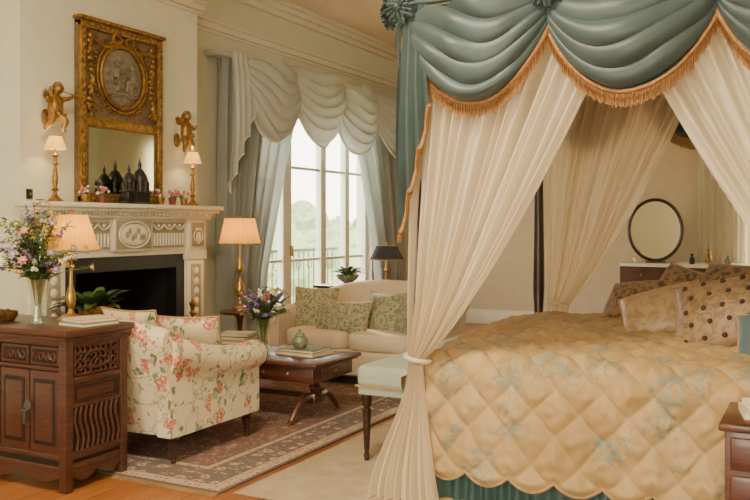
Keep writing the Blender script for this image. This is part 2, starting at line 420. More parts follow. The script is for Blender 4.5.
# ---------------------------------------------------------------- fireplace mantel
b=MB(); F=CY-.16
mx0,mx1=4.04,5.86
for a,c in ((mx0+.04,4.30),(5.60,mx1-.04)):
    b.box(a,c,F+.02,CY,0,1.14,M_marble,.006)
    b.box(a-.02,c+.02,F,CY,0,.16,M_marble,.008)
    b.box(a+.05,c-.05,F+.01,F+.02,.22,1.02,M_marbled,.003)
    cx=(a+c)/2
    for i in range(9):
        z=.28+i*.085
        b.sphere((cx,F+.012,z),(.035,.012,.035),M_marble,8,6)
    b.box(a-.015,c+.015,F,CY,1.06,1.14,M_marble,.006)
    b.box(a,c,F,CY,1.14,1.40,M_marble,.006)
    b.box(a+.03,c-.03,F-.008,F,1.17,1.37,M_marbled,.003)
    # carved urn on the end blocks
    b.sphere((cx,F-.014,1.25),(.035,.012,.045),M_marble,10,8); b.sphere((cx,F-.014,1.315),(.045,.010,.014),M_marble,10,6); b.sphere((cx,F-.014,1.20),(.022,.010,.012),M_marble,8,6)
    for s_ in (-1,1): b.tube([(cx+s_*(.03+.03*sin(t*pi/6)),F-.012,1.31-.10*t/6) for t in range(7)],.005,M_marble,5)
b.box(mx0+.04,mx1-.04,F+.03,CY,1.14,1.40,M_marble,.004)
for a,c in ((4.34,4.72),(5.18,5.56)):
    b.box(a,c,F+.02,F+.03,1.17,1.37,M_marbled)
    n=11
    for i in range(n):
        x=a+.02+(c-a-.04)*i/(n-1)
        b.tube([(x,F+.016,1.185),(x,F+.016,1.285)],.009,M_marble,6)
    # festoons above fluting
    for g_ in range(3):
        w_=(c-a)/3
        b.tube([(a+g_*w_+w_*t/8,F+.010,1.355-.040*sin(t*pi/8)) for t in range(9)],.008,M_marble,6)
        b.sphere((a+g_*w_+w_/2,F+.010,1.345),(.016,.008,.016),M_marble,8,6)
b.box(4.74,5.16,F-.005,CY,1.15,1.40,M_marble,.006)
b.box(4.76,5.14,F-.009,F-.004,1.165,1.385,M_marbled,.002)
b.sphere((4.95,F-.010,1.275),(.15,.012,.085),M_marble,20,8)
pts=[(4.95+.165*cos(t*2*pi/24),F-.014,1.275+.10*sin(t*2*pi/24)) for t in range(25)]
b.tube(pts,.007,M_marble,6)
for i in range(7): b.sphere((4.86+i*.03,F-.020,1.275+.03*sin(i*2)),(.018,.010,.025),M_marbled,8,6)
b.box(4.30,5.60,F+.03,CY,1.11,1.14,M_marble,.004)
b.box(4.30,4.42,F+.05,CY,0,1.11,M_black); b.box(5.50,5.60,F+.05,CY,0,1.11,M_black); b.box(4.42,5.50,F+.05,CY,1.0,1.11,M_black)
b.box(mx0,mx1,F-.03,CY,1.40,1.425,M_marble,.004)
n=58
for i in range(n):
    x=mx0+.01+(mx1-mx0-.02)*i/(n-1); b.box(x-.009,x+.009,F-.055,F-.02,1.425,1.45,M_marble)
for i in range(8):
    y=F-.02+i*.022; b.box(mx1,mx1+.02,y-.006,y+.006,1.425,1.45,M_marble)
b.box(mx0-.01,mx1+.01,F-.03,CY,1.425,1.45,M_marble)
b.box(mx0-.05,mx1+.04,F-.09,CY,1.45,1.475,M_marble,.006); b.box(mx0-.07,mx1+.06,F-.12,CY,1.475,1.51,M_marble,.008)
b.obj('fireplace_mantel')
b=MB(); b.box(4.10,5.82,4.20,CY-.17,0,.02,M_black,.004); b.obj('hearth_slab')

# fire tools
b=MB(); c=(5.42,4.50,.02)
b.lathe([(0,0),(.09,0),(.09,.015),(.02,.03),(.012,.06),(.012,.60),(.03,.62),(.012,.64),(.025,.68),(.03,.70),(.0,.73)],M_brass,14,c)
for a in (0,120,240):
    x=c[0]+.05*cos(math.radians(a)); y=c[1]+.05*sin(math.radians(a))
    b.tube([(c[0],c[1],.58),(x,y,.56)],.005,M_brass); b.tube([(x,y,.60),(x,y,.12)],.006,M_brass); b.box(x-.02,x+.02,y-.006,y+.006,.07,.15,M_brass,.003); b.sphere((x,y,.61),.012,M_brass)
b.obj('fireplace_tool_set')

# ---------------------------------------------------------------- trumeau mirror
b=MB(); tx0,tx1,tz0,tz1=4.50,5.37,1.515,2.86; ty=CY-.01
b.box(tx0,tx1,ty-.04,ty,tz0,tz1,M_olive)
def frame(b,x0,x1,z0,z1,w,y,d,mat,r=.01):
    b.box(x0,x1,y-d,y,z0,z0+w,mat,r); b.box(x0,x1,y-d,y,z1-w,z1,mat,r)
    b.box(x0,x0+w,y-d,y,z0,z1,mat,r); b.box(x1-w,x1,y-d,y,z0,z1,mat,r)
frame(b,tx0,tx1,tz0,tz1,.055,ty-.03,.045,M_gold)
frame(b,tx0+.06,tx1-.06,tz0+.05,2.10,.025,ty-.04,.02,M_golddull,.006)
b.box(tx0+.08,tx1-.08,ty-.052,ty-.04,tz0+.07,2.08,M_mirror)
b.box(tx0+.05,tx1-.05,ty-.065,ty-.03,2.09,2.15,M_gold,.01)
b.box(tx0-.02,tx1+.02,ty-.09,ty,tz1,tz1+.03,M_gold,.008)
b.box(tx0,tx1,ty-.07,ty,tz1-.03,tz1,M_golddull,.006)
n=26
for i in range(n):
    z=tz0+.03+(tz1-tz0-.06)*i/(n-1)
    for x in (tx0+.028,tx1-.028): b.sphere((x,ty-.077,z),(.016,.010,.020),M_golddull,8,6)
n=18
for i in range(n):
    x=tx0+.03+(tx1-tx0-.06)*i/(n-1)
    for z in (tz1-.028,tz0+.028): b.sphere((x,ty-.077,z),(.020,.010,.016),M_golddull,8,6)
mc=(4.935,2.49)
b.sphere((mc[0],ty-.045,mc[1]),(.215,.02,.225),M_medal,28,10)
for rr,tr in ((.23,.016),(.265,.010)):
    b.tube([(mc[0]+rr*cos(t*2*pi/36),ty-.055,mc[1]+rr*1.04*sin(t*2*pi/36)) for t in range(37)],tr,M_gold,6)
# relief: two seated draped figures with limbs
def relfig(cx,cz,m_):
    y_=ty-.068
    b.sphere((cx,y_-.004,cz+.085),(.020,.014,.024),M_medal,10,8)
    b.tube([(cx,y_,cz+.06),(cx-m_*.008,y_,cz+.02),(cx-m_*.02,y_,cz-.03)],[.014,.030,.034],M_medal,8)
    b.tube([(cx-m_*.02,y_,cz-.03),(cx+m_*.05,y_-.004,cz-.035),(cx+m_*.06,y_,cz-.10)],[.030,.024,.014],M_medal,8)
    b.tube([(cx-m_*.02,y_,cz-.04),(cx+m_*.02,y_-.002,cz-.065),(cx+m_*.01,y_,cz-.12)],[.030,.024,.016],M_medal,8)
    b.tube([(cx+m_*.01,y_,cz+.045),(cx+m_*.05,y_-.004,cz+.02),(cx+m_*.085,y_,cz+.05)],[.013,.011,.008],M_medal,7)
    b.tube([(cx-m_*.02,y_,cz+.04),(cx-m_*.055,y_-.002,cz),(cx-m_*.05,y_,cz-.05)],[.013,.011,.009],M_medal,7)
relfig(-.075+mc[0],mc[1]+.01,1); relfig(.085+mc[0],mc[1]-.005,-1)
b.tube([(mc[0]-.15+.03*t,ty-.062,mc[1]-.135-.012*sin(t)) for t in range(11)],.014,M_medal,6)
for s_ in (-1,1):
    b.tube([(mc[0]+s_*(.01+.10*sin(t*pi/8)),ty-.06,2.775+.035*sin(t*2*pi/8)) for t in range(9)],.013,M_gold,6)
    b.tube([(mc[0]+s_*(.02+.30*(t/10)),ty-.058,2.76-.05*sin(t/10*pi)-.02*t/10) for t in range(11)],.012,M_gold,6)
    for t in range(14):
        q=t/13; x=mc[0]+s_*(.325+.015*sin(q*9)); z=2.76-q*.56
        b.sphere((x,ty-.055,z),(.022+.008*sin(t*2.3),.014,.022),M_gold,8,6)
        b.leaf((x,ty-.06,z),(s_*.3*sin(t),-.2,-.8),.045,.02,M_gold,.1)
    for t in range(20):
        a=t/19*2.2+ .3
        x=mc[0]+s_*.30*sin(a); z=mc[1]-.31*cos(a)+.01
        if z>2.2: b.sphere((x,ty-.052,z),(.018,.012,.014),M_golddull,7,5)
    b.tube([(mc[0]+s_*(.33-.05*cos(t*.5)*(1-t/14)),ty-.065,2.21+.05*sin(t*.5)*(1-t/14)) for t in range(13)],.011,M_gold,6)
b.obj('trumeau_mirror')

# cherubs
def cherub(name,x,z,mir):
    e=empty(name)
    y=CY-.11
    V=[(0,0,0),(.0,-.01,.06),(.0,-.005,.105),(.0,-.01,.13),(.008,-.02,.165),
       (.045,-.01,.105),(.085,-.03,.11),(.125,-.04,.13),
       (-.045,-.01,.10),(-.085,-.02,.075),(-.10,-.04,.11),
       (.03,-.01,-.01),(.055,-.05,-.055),(.045,-.02,-.115),(.065,-.04,-.125),
       (-.03,-.01,-.01),(-.05,-.03,-.06),(-.085,.0,-.105),(-.10,-.01,-.12)]
    E=[(0,1),(1,2),(2,3),(3,4),(2,5),(5,6),(6,7),(2,8),(8,9),(9,10),(0,11),(11,12),(12,13),(13,14),(0,15),(15,16),(16,17),(17,18)]
    RR=[.042,.045,.040,.018,.036,.022,.017,.011,.022,.017,.011,.032,.027,.017,.012,.032,.027,.017,.012]
    me=bpy.data.meshes.new('body'); me.from_pydata([(x+mir*v[0],y+v[1],z+v[2]) for v in V],E,[])
    ob=bpy.data.objects.new('body',me); bpy.context.scene.collection.objects.link(ob); ob.parent=e
    md=ob.modifiers.new('Skin','SKIN'); 
    for i,sv in enumerate(me.skin_vertices[0].data): sv.radius=(RR[i],RR[i]); sv.use_root=(i==0)
    md.use_smooth_shade=True
    s2=ob.modifiers.new('Sub','SUBSURF'); s2.levels=2; s2.render_levels=2
    me.materials.append(M_gold)
    b=MB()
    hx,hy,hz=x+mir*.010,y-.024,z+.172
    b.sphere((hx,hy,hz),(.033,.035,.038),M_gold,14,10)
    for i in range(16):
        a=i*2.4; q=i/16
        b.sphere((hx+.032*cos(a)*(1-q*.6),hy+.008+.028*sin(a)*(1-q*.6),hz+.014+.026*q),.013,M_golddull,7,5)
    b.sphere((hx+mir*.006,hy-.036,hz-.002),(.005,.007,.007),M_gold,6,5)
    b.sphere((hx+mir*.006,hy-.032,hz-.015),(.008,.005,.003),M_golddull,6,5)
    for s_ in (-1,1): b.sphere((hx+mir*.006+s_*.011,hy-.032,hz+.006),(.005,.004,.003),M_golddull,6,5)
    b.obj('head',e)
    b=MB()
    for s_ in (-1,1):
        for i in range(7):
            a=math.radians(115-i*17); L=.11-.007*i
            b.leaf((x+s_*.02,y+.03,z+.10),(s_*cos(a)*1.0+s_*.25,.15,sin(a)),L,.036,M_gold,.05)
    b.obj('wings',e)
    b=MB()
    b.tube([(x+mir*(.02+.02*t),y-.045,z+.160-.004*t) for t in range(8)],[.003,.003,.004,.004,.005,.008,.014,.022],M_gold,8)
    b.tube([(x+mir*(-.05+.016*t),y-.04-.01*sin(t),z+.01+.012*sin(t*.9)-.002*t) for t in range(8)],[.01,.016,.018,.016,.018,.016,.014,.008],M_golddull,7)
    b.tube([(x+mir*-.02,y+.01,z),(x+mir*-.01,y+.06,z-.02),(x,CY-.01,z-.02)],.010,M_golddull,6)
    b.sphere((x,CY-.013,z-.02),(.04,.012,.06),M_golddull,10,8)
    b.obj('horn_and_sash',e)
    return e
cherub('gilded_cherub_figure',4.235,2.13,1)
cherub('gilded_cherub_figure',5.62,2.09,-1)

def candle_lamp(name,x,y):
    b=MB(); c=(x,y,1.51)
    b.lathe([(0,0),(.055,0),(.055,.012),(.03,.03),(.015,.05),(.012,.07),(.028,.085),(.012,.10),(.018,.13),(.022,.17),(.014,.21),(.009,.25),(.022,.265),(.010,.28),(.010,.31),(.026,.325),(.012,.34),(.008,.37)],M_gold,14,c)
    b.lathe([(.038,.46),(.075,.365)],M_shadec,48,c,pleat=.03,np_=24)
    b.lathe([(.036,.46),(.072,.366)],M_shadein,24,c)
    b.lathe([(.039,.46),(.041,.462),(.039,.456)],M_gold,20,c)
    o=b.obj(name); light('bulb','POINT',(x,y,1.51+.42),2.2,(1,.68,.28),o,shadow_soft_size=.02)
candle_lamp('candlestick_lamp',4.20,4.70)
candle_lamp('candlestick_lamp',5.66,4.70)

b=MB(); c=(4.93,4.66,1.51)
b.box(c[0]-.13,c[0]+.13,c[1]-.05,c[1]+.05,1.51,1.53,M_silver,.004)
b.box(c[0]-.11,c[0]+.11,c[1]-.04,c[1]+.04,1.53,1.60,M_silver,.003)
for i in range(9): b.tube([(c[0]-.11+i*.0275,c[1]-.045,1.53),(c[0]-.11+i*.0275,c[1]-.045,1.60)],.005,M_silver,6)
b.box(c[0]-.12,c[0]+.12,c[1]-.05,c[1]+.05,1.60,1.61,M_silver,.002)
for dx,s_ in ((-.06,1.25),(.055,1.55)):
    k=s_
    b.lathe([(.036*k,0),(.036*k,.05*k),(.042*k,.052*k),(.036*k,.075*k),(.022*k,.10*k),(.008*k,.112*k),(.008*k,.125*k),(.010*k,.13*k),(.003*k,.15*k),(0,.17*k)],M_silver,14,(c[0]+dx,c[1],1.61))
for dx in (-.115,.0,.115):
    b.lathe([(.010,0),(.010,.05),(.014,.052),(.008,.07),(0,.095)],M_silver,8,(c[0]+dx,c[1]-.03,1.61))
b.obj('miniature_domed_palace_model')

def posy(name,x,y,z,n,col,potm,r=.035,ph=.06):
    b=MB(); b.lathe([(0,0),(r*.7,0),(r,ph),(r*.9,ph),(r*.8,ph*.8)],potm,12,(x,y,z))
    for i in range(n):
        a=random.uniform(0,2*pi); q=random.random()**.5*r*1.4; h=ph+random.uniform(.01,.06)
        p=(x+q*cos(a),y+q*sin(a),z+h)
        b.tube([(x,y,z+ph*.7),p],.0015,M_leaf,4)
        b.sphere(p,random.uniform(.008,.014),col if i%3 else M_whitef,7,5)
        b.leaf((x+q*.5*cos(a),y+q*.5*sin(a),z+ph),(cos(a),sin(a),.6),.04,.018,M_leaf)
    b.obj(name)
posy('small_flower_pot',4.46,4.68,1.51,14,M_pink,M_gold); posy('small_flower_pot',4.58,4.64,1.51,12,M_pink,M_bookr)
posy('small_flower_pot',5.20,4.64,1.51,12,M_pink,M_gold); posy('small_flower_pot',5.36,4.66,1.51,14,M_pink,M_bookr); posy('small_flower_pot',5.48,4.64,1.51,12,M_pink,M_gold)
b=MB(); b.box(4.08,4.13,CY-.012,CY,1.53,1.60,M_black,.003); b.box(4.10,4.11,CY-.02,CY-.012,1.555,1.575,M_brass); b.obj('light_switch')

# ---------------------------------------------------------------- swags & curtains
def swagfn(p0,p1,outv,ztop,drop,endh,nf,bulge,amp,skew=0.0,seed=0):
    p0=Vector(p0);p1=Vector(p1);o=Vector(outv)
    def fn(u,v):
        uu=u+skew*sin(pi*u)
        par=(4*u*(1-u))**.8
        z=ztop-endh*v-(drop-endh)*(v**.9)*par
        w=par**.6
        ph=2*pi*nf*(v+.05*sin(5*u+3*v+seed)+.09*noise.noise(Vector((u*2.2,v*1.5,seed))))
        out=bulge*par*sin(pi*(.15+.75*v))+amp*w*(.5+.5*sin(ph))*(1-.2*v)*(1+.5*noise.noise(Vector((u*3,v*5,seed+9))))+.012
        P=p0.lerp(p1,uu)+o*out
        return (P.x,P.y,z+amp*.55*w*cos(ph)*sm((1-v)*6))
    return fn
def fringe(b,pts,L,outv,mat,step=.007,braid=.011,braidmat=None):
    o=Vector(outv); P=[Vector(p) for p in pts]
    b.tube([p+o*.004 for p in P],braid,braidmat or mat,6)
    acc=[0]
    for a,c in zip(P,P[1:]): acc.append(acc[-1]+(c-a).length)
    n=int(acc[-1]/step); j=0; vs=[];fs=[]
    for i in range(n):
        s_=i*step
        while j<len(P)-2 and acc[j+1]<s_: j+=1
        t=(s_-acc[j])/max(1e-6,acc[j+1]-acc[j]); p=P[j].lerp(P[j+1],t)
        q=(P[j+1]-P[j]).normalized()*step*.46
        jt=o*random.uniform(.0,.012); ll=L*random.uniform(.86,1.08)
        d=Vector((0,0,-ll)); k=len(vs)
        vs+= [p-q+jt*.3,p+q+jt*.3,p+q*.9+d+jt,p-q*.9+d+jt,p+jt+o*.006+d*.5]
        fs+= [(k,k+1,k+4),(k+1,k+2,k+4),(k+2,k+3,k+4),(k+3,k,k+4)]
    b.add(vs,fs,mat)
b=MB()
b.box(6.42,10.62,5.0,5.19,2.96,3.02,M_swag,.01)
sw=[(6.62,7.78),(7.38,8.62),(8.30,9.62),(9.30,10.55)]
for i,(a,c) in enumerate(sw):
    fn=swagfn((a,4.99-.05*(i%2),0),(c,4.99-.05*(i%2),0),(0,-1,0),3.0,.80,.14,6,.14,.085,seed=i*3.1)
    b.grid(fn,44,70,M_swag)
    b.tube([fn(t/40,1) for t in range(41)],.012,M_trim,5)
def tail(b,p,d,width,ztop,L0,L1,outv,pl,amp,mat,fr=0,frm=None,nu=60,nv=20):
    p=Vector(p);d=Vector(d);o=Vector(outv)
    def fn(u,v):
        L=L0+(L1-L0)*(math.floor(u*pl)+sm((u*pl)%1))/pl
        tri=abs(((u*pl)%1)*2-1)
        gather=.75+.25*v
        P=p+d*width*(.5+(u-.5)*gather)+o*(.015+amp*tri*(.6+.4*v)+.03*sin(v*pi))
        return (P.x,P.y,ztop-v*L)
    b.grid(fn,nu,nv,mat)
    pts=[fn(t/nu,1) for t in range(nu+1)]
    if fr: fringe(b,pts,fr,outv,frm,braidmat=frm)
    else: b.tube(pts,.010,M_trim,5)
tail(b,(6.42,4.95,0),(1,0,0),.40,3.0,1.35,.6,(0,-1,0),4,.06,M_swag)
tail(b,(10.25,4.95,0),(1,0,0),.36,3.0,.6,1.35,(0,-1,0),4,.06,M_swag)
b.obj('window_swag_valance')
def drape(name,xo,edge,y,mat,n,amp,ztop=2.95):
    b=MB()
    def fn(u,v):
        z=ztop*(1-v)+.02; xi=interp(edge,z)
        x=lerp(xo,xi,u+ .012*sin(u*40))
        yy=y+amp*sin(2*pi*n*u+.6*sin(3*v))*(.8+.3*v)+.02*sin(2*pi*n*.37*u)
        return (x,yy,z)
    b.grid(fn,n*12,24,mat); return b
b=drape('',6.5,[(0,7.12),(.9,7.22),(1.9,7.55),(2.95,7.9)],5.07,M_drape,10,.060); b.obj('window_drape')
b=drape('',10.55,[(0,9.85),(.9,9.70),(1.9,9.38),(2.95,9.0)],5.07,M_drape,10,.060); b.obj('window_drape')

# ---------------------------------------------------------------- exterior
b=MB(); b.box(6.4,11.0,WY+.2,6.5,-.25,-.02,M_terr); b.obj('balcony_slab')
b=MB()
b.box(6.4,11.0,6.38,6.42,.98,1.02,M_iron); b.box(6.4,11.0,6.39,6.41,.08,.10,M_iron)
x=6.45
while x<11: b.tube([(x,6.4,-.02),(x,6.4,1.0)],.009,M_iron,5); x+=.13
for i in range(16): b.tube([(6.6+i*.28+.06*cos(t*pi/6),6.4,.80+.06*sin(t*pi/6)) for t in range(13)],.007,M_iron,5)
b.obj('balcony_railing')
b=MB(); b.box(-40,120,7,140,-6.1,-6,M_lawn); b.obj('lawn_ground')
def tree(x,y,z0,h,r,seed):
    b=MB(); b.tube([(x,y,z0),(x+.1,y,z0+h*.5)],[.3,.2],M_woodd,8)
    rnd=random.Random(seed)
    for i in range(9):
        cx=x+rnd.uniform(-.6,.6)*r; cy=y+rnd.uniform(-.6,.6)*r; cz=z0+h*rnd.uniform(.45,.85); rr=r*rnd.uniform(.4,.6)
        def fn(u,v):
            p=Vector((sin(v*pi)*cos(u*2*pi),sin(v*pi)*sin(u*2*pi),-cos(v*pi)))
            k=rr*(1+.35*noise.noise(p*3+Vector((i,seed,0)))+.15*noise.noise(p*9))
            return (cx+p.x*k,cy+p.y*k,cz+p.z*k)
        b.grid(fn,24,16,M_tree,cu=True)
    b.obj('garden_tree')
for i,(d,px,top) in enumerate(((22,272,1.2),(30,300,.2),(34,325,-.5),(38,350,.0),(26,360,.2),(45,285,.9),(50,335,.9))):
    s_=(px-375)/850; dx,dy=.886+.463*s_,.463-.886*s_
    tree(d*dx,d*dy,-6,(top+6)/.95,2.6 if d<30 else 4,i)

# ---------------------------------------------------------------- chinese cabinet
def cabinet():
    b=MB(); x0,x1,y0,y1=3.05,3.48,3.34,4.32
    zt=.82
    b.box(x0-.03,x1+.03,y0-.03,y1+.03,zt-.035,zt,M_woodc,.01); b.box(x0-.015,x1+.015,y0-.015,y1+.015,zt-.055,zt-.035,M_woodc,.005)
    for x in (x0,x1-.05):
        for y in (y0,y1-.05): b.box(x,x+.05,y,y+.05,0,zt-.05,M_woodc,.005)
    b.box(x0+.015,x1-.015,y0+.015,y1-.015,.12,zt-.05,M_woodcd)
    Yf=y0
    for z0,z1 in ((.735,.77),(.545,.575),(.16,.20),(.10,.14)): b.box(x0+.04,x1-.04,Yf+.004,Yf+.03,z0,z1,M_woodc,.004)
    frame(b,x0+.06,x1-.06,.58,.735,.012,Yf+.018,.012,M_woodc,.003)
    for i in range(9):
        for j in range(4):
            x=x0+.085+i*.035; z=.60+j*.037
            if x>x1-.07: continue
            a0=random.uniform(0,6)
            b.tube([(x+.017*cos(a0+t*.8),Yf+.008,z+.017*sin(a0+t*.8)) for t in range(7)],.0055,M_woodc,5)
    b.tube([(x0+.215+.09*cos(t*pi/8),Yf+.004,.657+.045*sin(t*pi/8)) for t in range(17)],.006,M_woodc,5)
    b.box(x0+.05,x1-.05,Yf+.012,Yf+.02,.44,.545,M_woodc,.004)
    frame(b,x0+.07,x1-.07,.455,.53,.008,Yf+.012,.008,M_woodcd,.002)
    b.box(x0+.04,x1-.04,Yf+.004,Yf+.03,.42,.44,M_woodc,.003)
    for i in range(9):
        x=x0+.075+i*.035
        b.tube([(x+.012*sin(t/10*2*pi),Yf+.008,.20+.22*t/10) for t in range(11)],.009,M_woodc,6)
    def apron(u,v): 
        x=lerp(x0+.04,x1-.04,u); return (x,Yf+.006,lerp(.10,.10-.045*abs(sin(u*2*pi))**.7-.01,v))
    b.grid(apron,24,2,M_woodc)
    X=x0
    for z0,z1 in ((.735,.77),(.61,.63),(.16,.19),(.10,.13)): b.box(X+.004,X+.03,y0+.04,y1-.04,z0,z1,M_woodc,.004)
    nd=4; w=(y1-y0-.10)/nd
    for k in range(nd):
        ya=y0+.05+k*w; yb=ya+w-.012
        b.box(X+.004,X+.02,ya,yb,.635,.73,M_woodc,.005)
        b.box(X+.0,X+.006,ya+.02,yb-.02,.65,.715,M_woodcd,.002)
        for i in range(6):
            yy=ya+.035+i*(w-.075)/5; b.tube([(X-.002,yy+.013*cos(t),.683+.02*sin(t+i)) for t in range(7)],.005,M_woodc,5)
    ndoor=4; w=(y1-y0-.10)/ndoor
    for k in range(ndoor):
        ya=y0+.05+k*w; yb=ya+w-.008
        b.box(X+.006,X+.02,ya,yb,.19,.605,M_woodc,.004)
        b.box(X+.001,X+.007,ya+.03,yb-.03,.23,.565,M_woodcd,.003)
        b.box(X-.003,X+.006,ya+.045,yb-.045,.25,.545,M_woodc,.006)
    for ym in (y0+.05+w,y0+.05+3*w):
        b.lathe([(0,0),(.028,0),(.026,.004),(0,.005)],M_iron,18,M=T(X-.003,ym,.42)@R(-90,'Y'))
        b.tube([(X-.012,ym-.02,.41),(X-.03,ym-.012,.40),(X-.03,ym+.01,.40),(X-.012,ym+.018,.41)],.005,M_iron,6)
        b.box(X-.03,X-.018,ym-.008,ym+.008,.33,.40,M_iron,.003)
    def ap2(u,v):
        y=lerp(y0+.04,y1-.04,u); return (X+.006,y,lerp(.10,.09-.05*abs(sin(u*3*pi))**.7,v))
    b.grid(ap2,40,2,M_woodc)
    b.obj('carved_chinese_sideboard')
cabinet()

def table_lamp(name,x,y,z,hbase,rb,rt,hs,matb,mats,tall=False,en=5,body=None):
    b=MB(); c=(x,y,z)
    pr=body or [(0,0),(.075,0),(.075,.015),(.05,.03),(.02,.045),(.012,.07),(.022,.09),(.028,.13),(.02,.17),(.010,.20),(.009,hbase*.75),(.02,hbase*.78),(.008,hbase*.82),(.008,hbase+.05)]
    b.lathe(pr,matb,18,c)
    zb=hbase; 
    prof=[]
    for i in range(9):
        t=i/8; prof.append((rb+(rt-rb)*(t**.85),zb+hs*t))
    b.lathe(prof,mats,160,c,pleat=.022,np_=32)
    b.lathe([(rb,zb-.004),(rb+.004,zb),(rb,zb+.008)],M_lace,32,c); b.lathe([(rt,zb+hs-.006),(rt+.004,zb+hs),(rt-.004,zb+hs)],M_lace,32,c)
    b.lathe([(.006,hs+zb-.01),(.012,hs+zb+.01),(0,hs+zb+.03)],matb,10,c)
    for a in range(3): b.tube([(x,y,z+zb+hs-.02),(x+rt*cos(a*2.1),y+rt*sin(a*2.1),z+zb+hs-.012)],.002,matb,4)
    o=b.obj(name); light('bulb','POINT',(x,y,z+hbase+hs*.45),en,(1,.62,.22),o,shadow_soft_size=.03)
table_lamp('brass_table_lamp',3.36,3.64,.82,.39,.155,.085,.20,M_brass,M_shadeo,en=3.5)

def bouquet(name,x,y,z,vh,vr,H_,R_,n,mix,seed,spike=.3,vmat=None,vbody=None):
    rnd=random.Random(seed); b=MB()
    pr=vbody or [(0,0),(vr*.8,0),(vr*.85,.01),(vr*.62,vh*.25),(vr*.6,vh*.5),(vr*.8,vh*.8),(vr*1.05,vh),(vr*1.0,vh),(vr*.75,vh*.8),(vr*.55,vh*.5),(vr*.55,.02)]
    b.lathe(pr,vmat or M_glass,20,(x,y,z))
    for i in range(n):
        a=rnd.uniform(0,2*pi); q=rnd.random()**.6; el=rnd.uniform(.1,1)
        rr=R_*q*(1.0-.25*el); hh=vh+H_*(.05+.95*el*(1-.35*q))
        tip=Vector((x+rr*cos(a),y+rr*sin(a),z+hh)); base=Vector((x+vr*.3*cos(a+2),y+vr*.3*sin(a+2),z+.03)); mid=Vector((x+vr*.7*cos(a)*q,y+vr*.7*sin(a)*q,z+vh))
        ctl=Vector((lerp(mid.x,tip.x,.4),lerp(mid.y,tip.y,.4),lerp(mid.z,tip.z,.65)))
        b.tube([base,mid,ctl,tip],[.003,.003,.002,.0015],M_leaf,4)
        for k in range(7):
            t=rnd.random(); p=mid.lerp(ctl,t) if k<3 else ctl.lerp(tip,t)
            aa=rnd.uniform(0,2*pi); b.leaf(p,(cos(aa),sin(aa),rnd.uniform(.1,.8)),rnd.uniform(.04,.09),rnd.uniform(.015,.03),M_leaf if rnd.random()<.6 else M_leafd)
        m=rnd.choice(mix)
        if rnd.random()<spike:
            for k in range(12):
                p=ctl.lerp(tip,.3+.07*k); aa=k*2.4; w=.012*(1-k*.06)
                b.sphere((p.x+w*cos(aa),p.y+w*sin(aa),p.z),.009*(1.15-k*.06),m,6,4)
        else:
            cr=rnd.uniform(.014,.025)
            b.sphere(tip,cr*.45,M_yellow,6,5)
            d=(tip-ctl).normalized(); s1=d.orthogonal().normalized(); s2=d.cross(s1)
            for k in range(7):
                aa=k*2*pi/7; dd=s1*cos(aa)+s2*sin(aa)
                p0=tip; p1=tip+dd*cr*.6+(s1*-sin(aa)+s2*cos(aa))*cr*.35+d*cr*.3; p2=tip+dd*cr*1.2+d*cr*.2; p3=tip+dd*cr*.6-(s1*-sin(aa)+s2*cos(aa))*cr*.35+d*cr*.3
                b.add([p0,p1,p2,p3],[(0,1,2,3)],m)
    b.obj(name)
bouquet('flower_vase_bouquet',3.19,3.70,.82,.24,.058,.47,.29,105,[M_mauve,M_whitef,M_pink,M_yellow,M_mauve,M_leaf],3,.45)
def books(name,items,M0,base):
    b=MB(); z=base
    for (w,d,h,m,ang) in items:
        Mx=M0@T(0,0,z)@R(ang)
        b.box(-w/2+.004,w/2-.006,-d/2+.004,d/2-.004,.003,h-.003,M_paper,M=Mx)
        b.box(-w/2,w/2,-d/2,d/2,0,.004,m,.001,M=Mx); b.box(-w/2,w/2,-d/2,d/2,h-.004,h,m,.001,M=Mx); b.box(w/2-.005,w/2,-d/2,d/2,0,h,m,.001,M=Mx)
        z+=h
    return b.obj(name)
books('book_stack',[(.20,.24,.022,M_bookg,4),(.18,.22,.018,M_bookc,-6)],T(3.30,3.44,0)@R(80),.82)
b=MB(); b.lathe([(0,0),(.10,0),(.12,.03),(.12,.05),(.112,.05),(.11,.015),(0,.012)],M_gold,24,(3.20,4.05,.82))
for i in range(16): b.sphere((3.20+.06*cos(i*2.4)*(i/16)**.5*1.3,4.05+.06*sin(i*2.4)*(i/16)**.5*1.3,.86),.022,M_bookr if i%2 else M_bookg,8,6)
b.obj('trinket_bowl')

